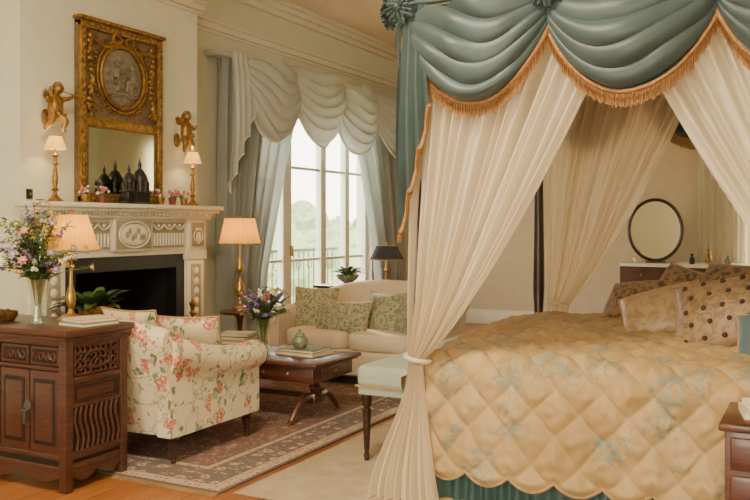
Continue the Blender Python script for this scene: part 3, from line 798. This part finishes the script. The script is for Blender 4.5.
# ---------------------------------------------------------------- seating
def turned_leg(b,x,y,z0,h,mat,r=.025,M=None,caster=True):
    pr=[(0,0),(r*.5,0),(r*.55,h*.05),(r*.45,h*.1),(r*.6,h*.2),(r*1.0,h*.6),(r*1.2,h*.75),(r*.8,h*.82),(r*1.2,h*.88),(r*1.3,h),(0,h)]
    b.lathe(pr,mat,12,(x,y,z0),M=M)
def seating(name,M,W,D,sh,ah,bh,mat,cmat,legm,ncush=1,legh=.16,arml=0.0,backcurve=.05):
    b=MB(); z0=legh
    b.box(-D/2+.06,D/2-.02,-W/2+.06,W/2-.06,z0,sh-.13,mat,.03,M=M,seg=3)
    rings=[]; n=20
    for i in range(n+1):
        t=i/n; y=lerp(-W/2+.05,W/2-.05,t); q=2*t-1
        h=bh-backcurve*abs(q)**2.5
        ring=[]; th=.09
        xs=lambda z:-D/2+.13-.16*((z-z0)/(bh-z0))+.03*q*q
        m=8
        for k in range(m+1):
            z=lerp(z0,h-th,k/m); ring.append((xs(z)+th*.9,y,z))
        for k in range(1,8):
            a=pi*k/8; ring.append((xs(h-th)+th*.9*cos(a)*1.0-.02*sin(a),y,h-th+th*sin(a)))
        for k in range(m+1):
            z=lerp(h-th,z0,k/m); ring.append((xs(z)-th*.9,y,z))
        rings.append(ring)
    b.loft(rings,mat,M)
    for s_ in (-1,1):
        rings=[]; n=20
        for i in range(n+1):
            t=i/n; x=lerp(-D/2+.03,D/2,t)
            za=lerp(bh-.10,ah,sm(t*1.5)) ; r=.085
            yc=s_*(W/2-.10); ring=[]
            for z in (z0,z0+.1,za-r-.05): ring.append((x,yc-s_*.055,z))
            for k in range(0,11):
                a=math.radians(200-k*26)
                ring.append((x,yc+s_*(.02+r*cos(a)),za-r+r*sin(a)))
            for z in (za-r-.09,z0+.1,z0): ring.append((x,yc+s_*.045,z))
            rings.append(ring)
        b.loft(rings,mat,M)
        yc=s_*(W/2-.08)
        b.tube([(D/2+.004,yc+.06*cos(t*2*pi/16),ah-.085+.06*sin(t*2*pi/16)) for t in range(17)],.006,cmat,5,M=M)
    cw=(W-.32)/ncush
    for k in range(ncush):
        yc=-W/2+.16+cw*(k+.5)
        b.sell((.06,yc,sh-.06),((D-.16)/2,cw/2-.005,.085),.32,mat,M=M)
    for x in (-D/2+.10,D/2-.07):
        for y in (-W/2+.10,W/2-.10): turned_leg(b,x,y,.014,legh-.012,legm,.028,M=M)
    return b
Mc=T(4.03,3.60,0)
b=seating('x',Mc,.98,.86,.44,.62,.82,M_floral,M_floral,M_woodd,1,.17)
b.obj('floral_armchair')
b=MB(); b.pillow(.44,.44,.16,M_floral,T(3.99,3.74,.64)@R(65,'Y')@R(90),piping=M_lace); b.obj('floral_cushion')
b=MB(); b.pillow(.42,.40,.16,M_floral,T(4.15,3.46,.62)@R(20)@R(62,'Y')@R(90),piping=M_lace); b.obj('floral_cushion')
Ms=T(6.56,3.50,0)@R(180)
b=seating('x',Ms,1.56,.92,.44,.64,.84,M_sofa,M_sofa,M_woodd,2,.10,backcurve=.12)
b.obj('cream_sofa')
def cush(name,x,y,z,w,h,rz,tilt,mat,t=.15):
    b=MB(); b.pillow(w,h,t,mat,T(x,y,z)@R(rz)@R(90-tilt,'X')@R(0),piping=M_lace); b.obj(name)
cush('damask_cushion',6.46,3.98,.60,.42,.40,-80,18,M_damask)
cush('damask_cushion',6.30,3.60,.56,.50,.30,-88,24,M_damask)
cush('damask_cushion',6.48,3.30,.59,.40,.38,-104,18,M_damask)
cush('damask_cushion',6.38,3.02,.58,.40,.38,-130,18,M_damask)

# ---------------------------------------------------------------- coffee table
b=MB(); x0,x1,y0,y1=4.76,5.40,2.93,4.10
b.box(x0,x1,y0,y1,.405,.432,M_wood,.010); b.box(x0+.02,x1-.02,y0+.02,y1-.02,.392,.406,M_wood,.004)
b.box(x0+.05,x1-.05,y0+.05,y1-.05,.29,.395,M_wood,.006)
b.box(x0+.16,x1-.16,y0+.042,y0+.05,.31,.382,M_wood,.004); b.sphere(((x0+x1)/2,y0+.036,.347),.012,M_brass)
for k in range(2):
    ya=y0+.12+k*.5; b.box(x0+.042,x0+.05,ya,ya+.44,.31,.382,M_wood,.004); 
    for q in (.12,.32): b.sphere((x0+.036,ya+q,.347),.011,M_brass)
for yc in (y0+.20,y1-.20):
    xc=(x0+x1)/2
    b.lathe([(0,.12),(.05,.13),(.055,.16),(.03,.18),(.045,.22),(.03,.25),(.04,.27),(.05,.29)],M_wood,14,(xc,yc,0))
    b.box(xc-.07,xc+.07,yc-.04,yc+.04,.11,.16,M_wood,.01)
    for s_ in (-1,1):
        pts=[];rad=[]
        for t in range(9):
            q=t/8; pts.append((xc+s_*(.05+.26*q),yc,.150+.035*sin(q*pi)*1.0-.125*q**1.6)); rad.append(lerp(.034,.018,q))
        b.tube(pts,rad,M_wood,8)
        b.tube([(xc+s_*.295,yc,.035),(xc+s_*.34,yc,.025)],[.019,.012],M_brass,8)
b.tube([((x0+x1)/2,y0+.22,.15),((x0+x1)/2,y1-.22,.15)],.018,M_wood,8)
b.obj('mahogany_coffee_table')
bouquet('coffee_table_bouquet',4.98,3.50,.432,.25,.058,.30,.23,75,[M_mauve,M_whitef,M_mauve,M_mauve,M_pink,M_leaf],11,.65)
books('book_stack',[(.24,.30,.028,M_bookr,0),(.22,.28,.026,M_bookc,5),(.20,.26,.030,M_bookg,-4),(.18,.24,.022,M_bookc,6)],T(5.22,3.90,0)@R(8),.432)
books('book_stack',[(.26,.34,.022,M_bookc,0),(.24,.30,.020,M_bookg,4)],T(5.15,3.26,0)@R(-6),.432)
b=MB(); c=(5.12,3.28,.475)
b.lathe([(0,0),(.035,0),(.05,.02),(.056,.045),(.05,.07),(.034,.082),(.036,.088),(.03,.10),(.012,.11),(.008,.118),(.013,.126),(0,.135)],M_ceram,20,c)
b.obj('lidded_ceramic_jar')

# side table + brass lamp by window
b=MB(); c=(5.85,4.35,.0)
b.lathe([(0,.60),(.16,.60),(.17,.61),(.17,.625),(.16,.63),(0,.63)],M_wood,28,c)
b.lathe([(0,.18),(.03,.19),(.035,.22),(.02,.28),(.03,.36),(.02,.48),(.03,.56),(.06,.60)],M_wood,14,c)
for a in (90,210,330):
    r=math.radians(a); b.tube([(c[0]+q*.13*cos(r)+.02*cos(r),c[1]+q*.13*sin(r)+.02*sin(r),.22+.04*sin(q*pi)-.20*q**1.5) for q in [t/8 for t in range(9)]],[.022-.010*t/8 for t in range(9)],M_wood,7)
b.obj('pedestal_side_table')
body=[(0,0),(.07,0),(.07,.02),(.03,.04),(.014,.06),(.014,.10),(.035,.13),(.045,.17),(.035,.21),(.014,.24),(.012,.30),(.03,.33),(.034,.37),(.02,.41),(.010,.44),(.010,.62)]
table_lamp('brass_buffet_lamp',5.85,4.35,.63,.56,.175,.125,.22,M_brass,M_shadeo,body=body,en=5)

# sofa table behind with lamp & plant
b=MB(); x0,x1,y0,y1=7.26,7.62,3.3,4.5
b.box(x0,x1,y0,y1,.72,.75,M_wood,.008); b.box(x0+.03,x1-.03,y0+.03,y1-.03,.63,.72,M_wood,.004)
for x in (x0+.05,x1-.05):
    for y in (y0+.05,y1-.05): b.lathe([(0,0),(.014,0),(.02,.3),(.024,.62),(.026,.65)],M_wood,10,(x,y,0))
b.obj('console_table')
body=[(0,0),(.08,0),(.08,.02),(.04,.03),(.012,.05),(.012,.14),(.03,.16),(.012,.18),(.010,.34)]
table_lamp('dark_shade_lamp',7.44,3.76,.75,.26,.17,.10,.14,M_brass,M_shadedk,body=body,en=5)
b=MB(); c=(7.44,4.20,.75)
b.lathe([(0,0),(.05,0),(.04,.02),(.10,.06),(.12,.10),(.11,.10),(.09,.06)],M_ceram,20,c)
rnd=random.Random(5)
for i in range(110):
    a=rnd.uniform(0,2*pi); q=rnd.random()*.12; d=Vector((cos(a),sin(a),rnd.uniform(.2,1.3)))
    b.leaf((c[0]+q*cos(a)*.6,c[1]+q*sin(a)*.6,c[2]+.09+rnd.uniform(0,.05)),d,rnd.uniform(.08,.17),.035,M_leaf if i%3 else M_leafd,.35)
b.obj('leafy_potted_plant')
b=MB(); c=(4.28,4.40,0)
b.lathe([(0,.014),(.12,.014),(.12,.03),(.03,.05),(.02,.1),(.02,.58),(.05,.62),(.13,.63),(.13,.65),(0,.65)],M_woodd,20,c)
b.lathe([(0,.65),(.08,.65),(.11,.72),(.12,.80),(.11,.80),(.10,.74)],M_golddull,20,c)
for i in range(44):
    a=rnd.uniform(0,2*pi); d=Vector((cos(a),sin(a),rnd.uniform(.3,1.6)))
    b.leaf((c[0]+.04*cos(a),c[1]+.04*sin(a),.78),d,rnd.uniform(.18,.32),.080,M_leafd if i%2 else M_leaf,.35)
b.obj('potted_fern')

# ---------------------------------------------------------------- rugs
def rug(name,x0,x1,y0,y1,z,mat,fr=False):
    b=MB(); b.box(x0,x1,y0,y1,.001,z,mat,.003)
    if fr:
        for xx,s_ in ((x0,-1),(x1,1)):
            n=int((y1-y0)/.012)
            for i in range(n):
                y=y0+(i+.5)*(y1-y0)/n; b.add([(xx,y-.004,z*.6),(xx,y+.004,z*.6),(xx+s_*.05,y+.003+random.uniform(-.004,.004),.003),(xx+s_*.05,y-.003,.003)],[(0,1,2,3)],M_lace)
    b.obj(name)
rug('persian_rug',3.40,6.90,2.66,4.66,.013,M_rug,True)
rug('sisal_carpet',3.45,9.2,-1.2,2.60,.010,M_sisal)

# ---------------------------------------------------------------- bench
b=MB(); x0,x1,y0,y1=4.22,5.7,1.98,2.33
b.box(x0,x1,y0,y1,.43,.555,M_bench,.035,seg=4); b.box(x0+.01,x1-.01,y0+.01,y1-.01,.39,.44,M_bench,.006)
b.tube([(x0,y0,.44),(x1,y0,.44),(x1,y1,.44),(x0,y1,.44),(x0,y0,.44)],.006,M_lace,5)
for x in (x0+.05,x1-.05):
    for y in (y0+.045,y1-.045):
        b.lathe([(0,.012),(.014,.012),(.018,.04),(.012,.06),(.016,.08),(.024,.28),(.028,.30),(.016,.31),(.028,.325),(.028,.39)],M_woodd,12,(x,y,0))
b.obj('upholstered_bench')

# ---------------------------------------------------------------- four poster bed
BX0,BX1,BY0,BY1=3.90,6.0,-.32,1.80
bed=empty('four_poster_canopy_bed')
b=MB()
for x in (BX0,BX1):
    for y in (BY0,BY1):
        b.lathe([(0,.012),(.05,.012),(.055,.05),(.04,.10),(.05,.30),(.055,.50),(.04,.56),(.05,.62),(.03,.68),(.042,.9),(.036,1.4),(.028,2.0),(.035,2.1),(.025,2.14),(.03,2.40)],M_woodd,14,(x,y,0))
for y in (BY0,BY1): b.box(BX0-.03,BX1+.03,y-.03,y+.03,2.36,2.44,M_woodd,.006)
for x in (BX0,BX1): b.box(x-.03,x+.03,BY0-.03,BY1+.03,2.36,2.44,M_woodd,.006)
b.box(BX0+.04,BX1-.04,BY0+.02,BY1-.02,.12,.34,M_woodd,.01)
b.obj('frame',bed)
b=MB()
def ceilfn(u,v):
    return (lerp(BX0,BX1,u),lerp(BY0,BY1,v),2.40-.03*abs(sin(v*pi*12))-.03*sin(u*pi))
b.grid(ceilfn,12,144,M_lining); b.obj('canopy_lining',bed)
b=MB(); b.sell(((BX0+BX1)/2,(BY0+BY1)/2,.50),((BX1-BX0)/2-.03,(BY1-BY0)/2-.03,.17),.12,M_linen,48,24); b.obj('mattress',bed)
b=MB(); 
ring=[]
for t in range(25):
    q=t/24; ring.append((lerp(BX0+.06,BX1-.06,q),1.05+.25*sin(q*pi)**.8))
pts=[(ring[0][0],.3)]+ring+[(ring[-1][0],.3)]
b.loft([[(x,BY0-.03,z) for x,z in pts],[(x,BY0+.05,z) for x,z in pts]],M_satgold)
b.tube([(x,BY0+.05,z) for x,z in pts],.025,M_wood,8); b.obj('headboard',bed)
def prof(s):
    xh,zh=3.825,.17
    L1=.42; r=.13
    if s<L1:
        t=s/L1; return (lerp(xh,3.87,t),lerp(zh,.58,t),-1,.05)
    s-=L1; La=r*pi/2
    if s<La:
        a=s/r; return (3.87+r-r*cos(a),.58+r*sin(a),-cos(a),sin(a))
    s-=La; Lt=1.90
    if s<Lt: return (4.0+s,.71+.04*sin(pi*s/Lt),0,1)
    s-=Lt
    if s<La:
        a=s/r; return (5.90+r*sin(a),.58+r*cos(a),sin(a),cos(a))
    s-=La; return (6.03+.1*s,.58-s,1,.05)
c_=.215
def puff(s,y,h=.030):
    a=abs(sin(pi*(s+y)/c_)); c=abs(sin(pi*(s-y)/c_))
    return h*(a*c)**.42
yA,yB=BY0+.02,BY1+.03
Stot=.42+.204*2+1.90+.40
def qfn(u,v):
    s=u*Stot; y=lerp(yA,yB,v)
    hem=.055*abs(sin(pi*y/c_*1.0))**.8
    x,z,nx,nz=prof(s)
    if s<.3: z=lerp(z-hem,z,s/.3)
    p=puff(s,y)*(1 if s>.03 else s/.03)
    ro=0
    if y>BY1-.13: 
        q=min(1,(y-(BY1-.13))/.16); ro=.13*(1-math.sqrt(max(0,1-q*q)))
    z-=ro*sm((z-.2)/.4)
    fold=.020*sin(y*5.5+.6)*sm((.62-z)/.4)
    wr=.014*noise.noise(Vector((s*7,y*7,0)))+.012*noise.noise(Vector((s*22,y*22,4)))*(p/.03)
    return (x+nx*(p+wr)-fold,y,z+nz*(p+wr))
b=MB(); b.grid(qfn,420,300,M_quilt)
def qft(u,v):
    x=lerp(3.85,6.02,u); s=v*.44
    return (x,BY1+.03+.03*v+puff(s+.1,x)+.015*sin(x*5),.585-s)
b.grid(qft,200,50,M_quilt)
pts=[qfn(0,t/210) for t in range(211)]
b.tube(pts,.008,M_lace,5)
b.obj('quilted_coverlet',bed,sharp=80)
b=MB()
def skfn(u,v):
    y=lerp(BY0,BY1+.02,u); return (3.875-.02*v+.018*sin(y*70+2*sin(y*9))*(.4+.6*v),y,lerp(.36,.014,v))
b.grid(skfn,420,6,M_teald)
def skf2(u,v):
    x=lerp(3.89,BX1,u); return (x,BY1+.01+.012*sin(x*75)*(.4+.6*v),lerp(.36,.014,v))
b.grid(skf2,380,6,M_teald)
b.obj('bed_skirt',bed)
# canopy swags
b=MB()
ztop=2.43
sides=[((BX0-.05,BY1+.03),(BX0-.05,BY0-.03),(-1,0,0)),((BX1+.05,BY1+.03),(BX1+.05,BY0-.03),(1,0,0)),((BX0-.03,BY1+.05),(BX1+.03,BY1+.05),(0,1,0)),((BX0-.03,BY0-.05),(BX1+.03,BY0-.05),(0,-1,0))]
for si,(p,q,o) in enumerate(sides):
    P=Vector((p[0],p[1],0));Q=Vector((q[0],q[1],0)); n=3
    dirv=(Q-P).normalized()
    for k in range(n):
        a=P.lerp(Q,k/n)-dirv*(.02 if k else 0); c=P.lerp(Q,(k+1)/n)+dirv*(.02 if k<n-1 else 0)
        fn=swagfn(a,c,o,ztop,.50,.13,5,.08,.070,0,seed=si*7+k*2.3)
        b.grid(fn,48,70,M_teal)
        fringe(b,[fn(t/60,1) for t in range(61)],.068,o,M_fringe,braidmat=M_fringe)
    Oo=Vector(o)
    for k in range(n+1):
        a=P.lerp(Q,k/n)+Oo*.085; a.z=ztop-.010
        rot=Oo.to_track_quat('Z','Y').to_matrix().to_4x4()
        for ring_,(rr,cnt) in enumerate(((.078,16),(.054,12),(.028,8))):
            Mr=Matrix.Translation(a)@rot
            def rf(u,v,rr=rr,cnt=cnt,ring_=ring_): 
                ang=u*2*pi; r=rr*v*(1+.10*sin(ang*cnt/2)); return (r*cos(ang),r*sin(ang),.014*ring_+.018*sin(v*pi*.9)+.012*v*sin(ang*cnt))
            b.grid(rf,cnt*6,5,M_teal,M=Mr,cu=True)
        b.sphere(a+Oo*.035,.016,M_teal)
for z,r in ((2.455,.014),):
    for (p,q,o) in sides: b.tube([(p[0],p[1],z),(q[0],q[1],z)],r,M_teal,8)
tail(b,(BX0-.085,BY1+.035,0),(0,-1,0),.16,ztop,1.12,.50,(-1,0,0),3,.030,M_teal,.05,M_fringe)
tail(b,(BX0-.085,BY0-.055,0),(0,1,0),.16,ztop,1.12,.50,(-1,0,0),3,.030,M_teal,.05,M_fringe)
tail(b,(BX0-.03,BY1+.05,0),(1,0,0),.20,ztop,1.12,.5,(0,1,0),3,.018,M_teal,.05,M_fringe)
b.obj('canopy_swags',bed,sharp=60)
# voile curtains
def voile(name,X,Yp,Yin,sg,mat,ztie=.66,floorx=-.18,n=15,bundle=.05,floorw=.28,shift=.15,seed=0):
    b=MB()
    W=Yin-Yp; d=math.copysign(1,W)
    def fn(u,v):
        if v<.78:
            t=v/.78; z=lerp(2.36,ztie,t)
            w=abs(W)*max(0,(1-t))**.80*(1-.08*sin(pi*t))+bundle
            y=Yp+d*(u*w - .02)
            zz=z-.16*u*sin(pi*t)*(1-t)*1.2
            amp=.034*(1-.6*t)+.010
            uu=u+.05*noise.noise(Vector((u*5,t*1.2,seed)))
            ph=2*pi*n*uu
            x=X+sg*(amp*sin(ph)*(.65+.6*noise.noise(Vector((u*9,t*2,seed+5))))+.022*sin(ph*.41+2)+.014*noise.noise(Vector((u*40,t*3,seed)))+.018)+sg*.04*t
            return (x,y,zz)
        t=(v-.78)/.22; z=lerp(ztie,.015,t**.9)
        w=bundle+floorw*sm(t*.9)**.9
        y=Yp+d*(u*w-.02)-d*shift*sm(t)
        ph=2*pi*n*u
        x=X+sg*(.04+.018+(.014+.035*t)*sin(ph*.5+1.0)+.012*t*sin(ph*1.3))+sg*abs(floorx)*sm(t)*.6
        return (x,y,z)
    b.grid(fn,n*16,70,mat)
    rr=.062
    b.tube([(X+sg*.055+rr*cos(k*pi/8),Yp+d*(bundle/2-.01)+rr*sin(k*pi/8),ztie+.01+.012*sin(k*pi/8)) for k in range(17)],.012,mat,6)
    b.obj(name,bed)
voile('voile_curtain_near_foot',BX0-.01,BY1-.01,.79,-1,M_voile,ztie=.68,bundle=.07,seed=1)
voile('voile_curtain_near_head',BX0-.01,BY0+.01,.78,-1,M_voile,ztie=.68,bundle=.07,seed=2)
voile('voile_curtain_far_foot',BX1+.0,BY1-.06,.84,1,M_voile2,ztie=.78,bundle=.16,n=12,seed=3)
voile('voile_curtain_far_head',BX1+.0,BY0+.01,.46,1,M_voile2,ztie=.74,bundle=.10,n=12,seed=4)
# pillows on the bed
def bp(name,x,y,z,w,h,t,az,el,roll,mat,pip=M_lace,tufts=0):
    a=math.radians(az);e_=math.radians(el)
    nrm=Vector((cos(a)*cos(e_),sin(a)*cos(e_),sin(e_))); hx=Vector((-sin(a),cos(a),0)); up=nrm.cross(hx)
    M3=Matrix((hx,up,nrm)).transposed().to_4x4()
    Mx=T(x,y,z)@M3@R(roll)
    b=MB(); b.pillow(w,h,t,mat,Mx,22,piping=pip)
    if tufts:
        for i in range(6):
            for j in range(5):
                a_=-.78+i*.312+(.1 if j%2 else 0);c=-.70+j*.35; q=((1-a_*a_)*(1-c*c))**.42
                for sd in (1,-1):
                    b.sphere((w/2*a_*(1-.08*(1-c*c)),h/2*c,sd*t/2*q*1.0),(.014,.014,.012),M_tuftd,8,6,M=Mx)
    b.obj(name,bed)
for i,x in enumerate((4.35,4.97,5.58)):
    bp('euro_pillow',x,BY0+.18,1.0,.60,.56,.20,90,14,0,M_satgold if i!=1 else M_blue)
for i,x in enumerate((4.30,4.95,5.62)):
    bp('bed_pillow',x,BY0+.40,.94,.60,.44,.20,90,26,0,M_satgold)
bp('plum_cushion',5.55,1.04,.86,.42,.32,.19,150,40,8,M_plum)
bp('plum_cushion',5.62,.78,.92,.44,.36,.18,140,30,-10,M_plum)
bp('tan_cushion',4.92,.78,.85,.46,.36,.21,165,40,22,M_tuft)
bp('bronze_cushion',5.25,.46,.94,.48,.42,.20,140,28,0,M_plum)
bp('tufted_cushion',4.64,.36,.90,.66,.46,.22,165,36,14,M_tuft2,tufts=1)
bp('blue_cushion',4.32,.14,.82,.44,.30,.17,165,36,8,M_blue)

# ---------------------------------------------------------------- nightstand
b=MB(); x0,x1,y0,y1=3.36,3.80,-.22,.33
zz=-.03
b.box(x0,x1,y0,y1,.62+zz,.65+zz,M_wood,.008); b.box(x0+.02,x1-.02,y0+.02,y1-.02,.16,.62+zz,M_wood,.004)
for k,(za,zb) in enumerate(((.45,.57),(.31,.43),(.18,.29))):
    b.box(x0+.008,x0+.02,y0+.04,y1-.04,za,zb,M_wood,.006)
    for yy in (y0+.15,y1-.15): b.sphere((x0,yy,(za+zb)/2),.013,M_brass); b.tube([(x0+.0,yy-.03,(za+zb)/2),(x0-.012,yy,(za+zb)/2-.02),(x0,yy+.03,(za+zb)/2)],.004,M_brass,5)
b.box(x0+.01,x1-.01,y0+.01,y1-.01,.12,.17,M_wood,.008)
for x in (x0+.04,x1-.04):
    for y in (y0+.04,y1-.04): b.lathe([(0,.011),(.018,.011),(.028,.06),(.022,.13)],M_wood,10,(x,y,0))
b.obj('mahogany_nightstand')
books('book_stack',[(.20,.28,.030,M_bookc,0),(.18,.24,.022,M_paper,6)],T(3.58,.13,0)@R(10),.62)

# ---------------------------------------------------------------- dressing table at east wall
b=MB(); yc=1.15; zt=.90
def bow(y): return 10.30-.12*(1-((y-yc)/.95)**2)
n=24
top=[(bow(lerp(yc-.95,yc+.95,t/n)),lerp(yc-.95,yc+.95,t/n)) for t in range(n+1)]
ringf=lambda off,z:[(x-off,y,z) for x,y in top]+[(10.85,yc+.95+off,z),(10.85,yc-.95-off,z)]
b.loft([ringf(.03,zt-.035),ringf(.03,zt)],M_marble)
b.loft([ringf(0,.30),ringf(0,zt-.035)],M_wood)
for k in range(4):
    for (za,zb) in ((.70,.84),(.50,.67),(.33,.47)):
        ya=yc-.90+k*.46; 
        r1=[(bow(lerp(ya,ya+.42,t/6))-.012,lerp(ya,ya+.42,t/6),za) for t in range(7)]+[(bow(ya+.42)+.01,ya+.42,za),(bow(ya)+.01,ya,za)]
        b.loft([r1,[(p[0],p[1],zb) for p in r1]],M_wood)
        b.sphere((bow(ya+.21)-.022,ya+.21,(za+zb)/2),.016,M_brass)
for y in (yc-.9,yc-.3,yc+.3,yc+.9):
    for x in (bow(y)+.05,10.8): b.lathe([(0,0),(.02,0),(.03,.30)],M_wood,10,(x,y,0))
b.obj('bowfront_dressing_table')
b=MB(); my,mz,mxx=1.74,1.29,10.55
b.lathe([(0,0),(.36,0)],M_mirror,40,M=T(mxx,my,mz)@R(-90,'Y')@Matrix.Diagonal((1,.84,1,1)))
b.tube([(mxx,my+.305*cos(t*2*pi/40),mz+.362*sin(t*2*pi/40)) for t in range(41)],.020,M_woodd,8)
b.tube([(mxx+.03,my+.30*cos(t*2*pi/40),mz+.355*sin(t*2*pi/40)) for t in range(41)],.020,M_woodd,8)
b.lathe([(0,.90),(.12,.90),(.12,.915),(.04,.925),(.025,.95)],M_woodd,16,(mxx+.03,my,0))
b.obj('oval_dressing_mirror')
for (x,y,h,m) in ((10.40,1.95,.14,M_glass),(10.36,1.30,.12,M_silver),(10.38,1.12,.18,M_gold),(10.4,.92,.10,M_ceram)):
    b=MB(); b.lathe([(0,0),(.03,0),(.035,h*.3),(.03,h*.6),(.012,h*.7),(.012,h*.8),(.02,h*.85),(.014,h),(0,h)],m,14,(x,y,zt)); b.obj('perfume_bottle')
for (ya,yb) in ((1.30,.30),(-.7,.1)):
    b=MB(); b.grid(lambda u,v:(10.92+.03*sin(u*2*pi*12)+.01*sin(u*31),lerp(ya,yb,u),lerp(2.9,.02,v)),150,6,M_sheerw); b.obj('sheer_curtain')
b=MB(); b.tube([(10.92,-.75,2.92),(10.92,1.35,2.92)],.018,M_brass,10); b.sphere((10.92,1.37,2.92),.03,M_brass); b.sphere((10.92,-.77,2.92),.03,M_brass); b.obj('curtain_rod')

# ---------------------------------------------------------------- light
w=bpy.data.worlds.new('World'); bpy.context.scene.world=w; w.use_nodes=True
nt=w.node_tree; bg=nt.nodes['Background']
tc=nt.nodes.new('ShaderNodeTexCoord'); sp=nt.nodes.new('ShaderNodeSeparateXYZ'); rp=nt.nodes.new('ShaderNodeValToRGB')
nt.links.new(tc.outputs['Generated'],sp.inputs[0]); nt.links.new(sp.outputs[2],rp.inputs[0]); nt.links.new(rp.outputs[0],bg.inputs[0])
rp.color_ramp.elements[0].position=0; rp.color_ramp.elements[0].color=(1,.91,.72,1)
rp.color_ramp.elements[1].position=.6; rp.color_ramp.elements[1].color=(.92,.92,.88,1)
bg.inputs[1].default_value=9.0
def area(name,loc,rot,sx,sy,e,col):
    o=light(name,'AREA',loc,e,col,shape='RECTANGLE',size=sx,size_y=sy); o.rotation_euler=rot; return o
area('west_fill_light',(XW+.02,-.3,1.7),(0,math.radians(-90),0),2.4,1.6,50,(1,.88,.68))  # fill light added behind the camera, in an invented window
area('west_fill_light',(XW+.02,2.1,1.7),(0,math.radians(-90),0),2.4,1.6,90,(1,.88,.68))  # second added fill light on the unseen west side
area('east_window_daylight',(XE-.02,.1,1.5),(0,math.radians(90),0),2.4,1.2,60,(1,.86,.62))
b=MB(); b.lathe([(0,3.74),(.46,3.74),(.48,3.72),(.46,3.70),(.44,3.70)],M_brass,40,(2.2,1.9,0)); b.obj('added_ceiling_fitting')  # out-of-view fitting added to carry the ceiling fill lamp
o=light('added_ceiling_fill','AREA',(2.2,1.9,3.69),150,(1,.85,.60),shape='DISK',size=.85)  # unseen fill lamp added for top light on quilt seams and swags
s=light('sun','SUN',(12,12,8),5.0,(1,.85,.56),angle=math.radians(4)); s.rotation_euler=Vector((.62,.62,.55)).to_track_quat('Z','Y').to_euler()
# ---------------------------------------------------------------- camera
cam=bpy.data.cameras.new('camera'); co=bpy.data.objects.new('camera',cam); bpy.context.scene.collection.objects.link(co)
co.location=(0,0,1.35); cam.sensor_width=36; cam.lens=850/750*36; cam.shift_y=-25/750
fw=Vector((cos(math.radians(27.6)),sin(math.radians(27.6)),0)); co.rotation_euler=fw.to_track_quat('-Z','Y').to_euler()
cam.clip_start=.05; cam.clip_end=500
bpy.context.scene.camera=co
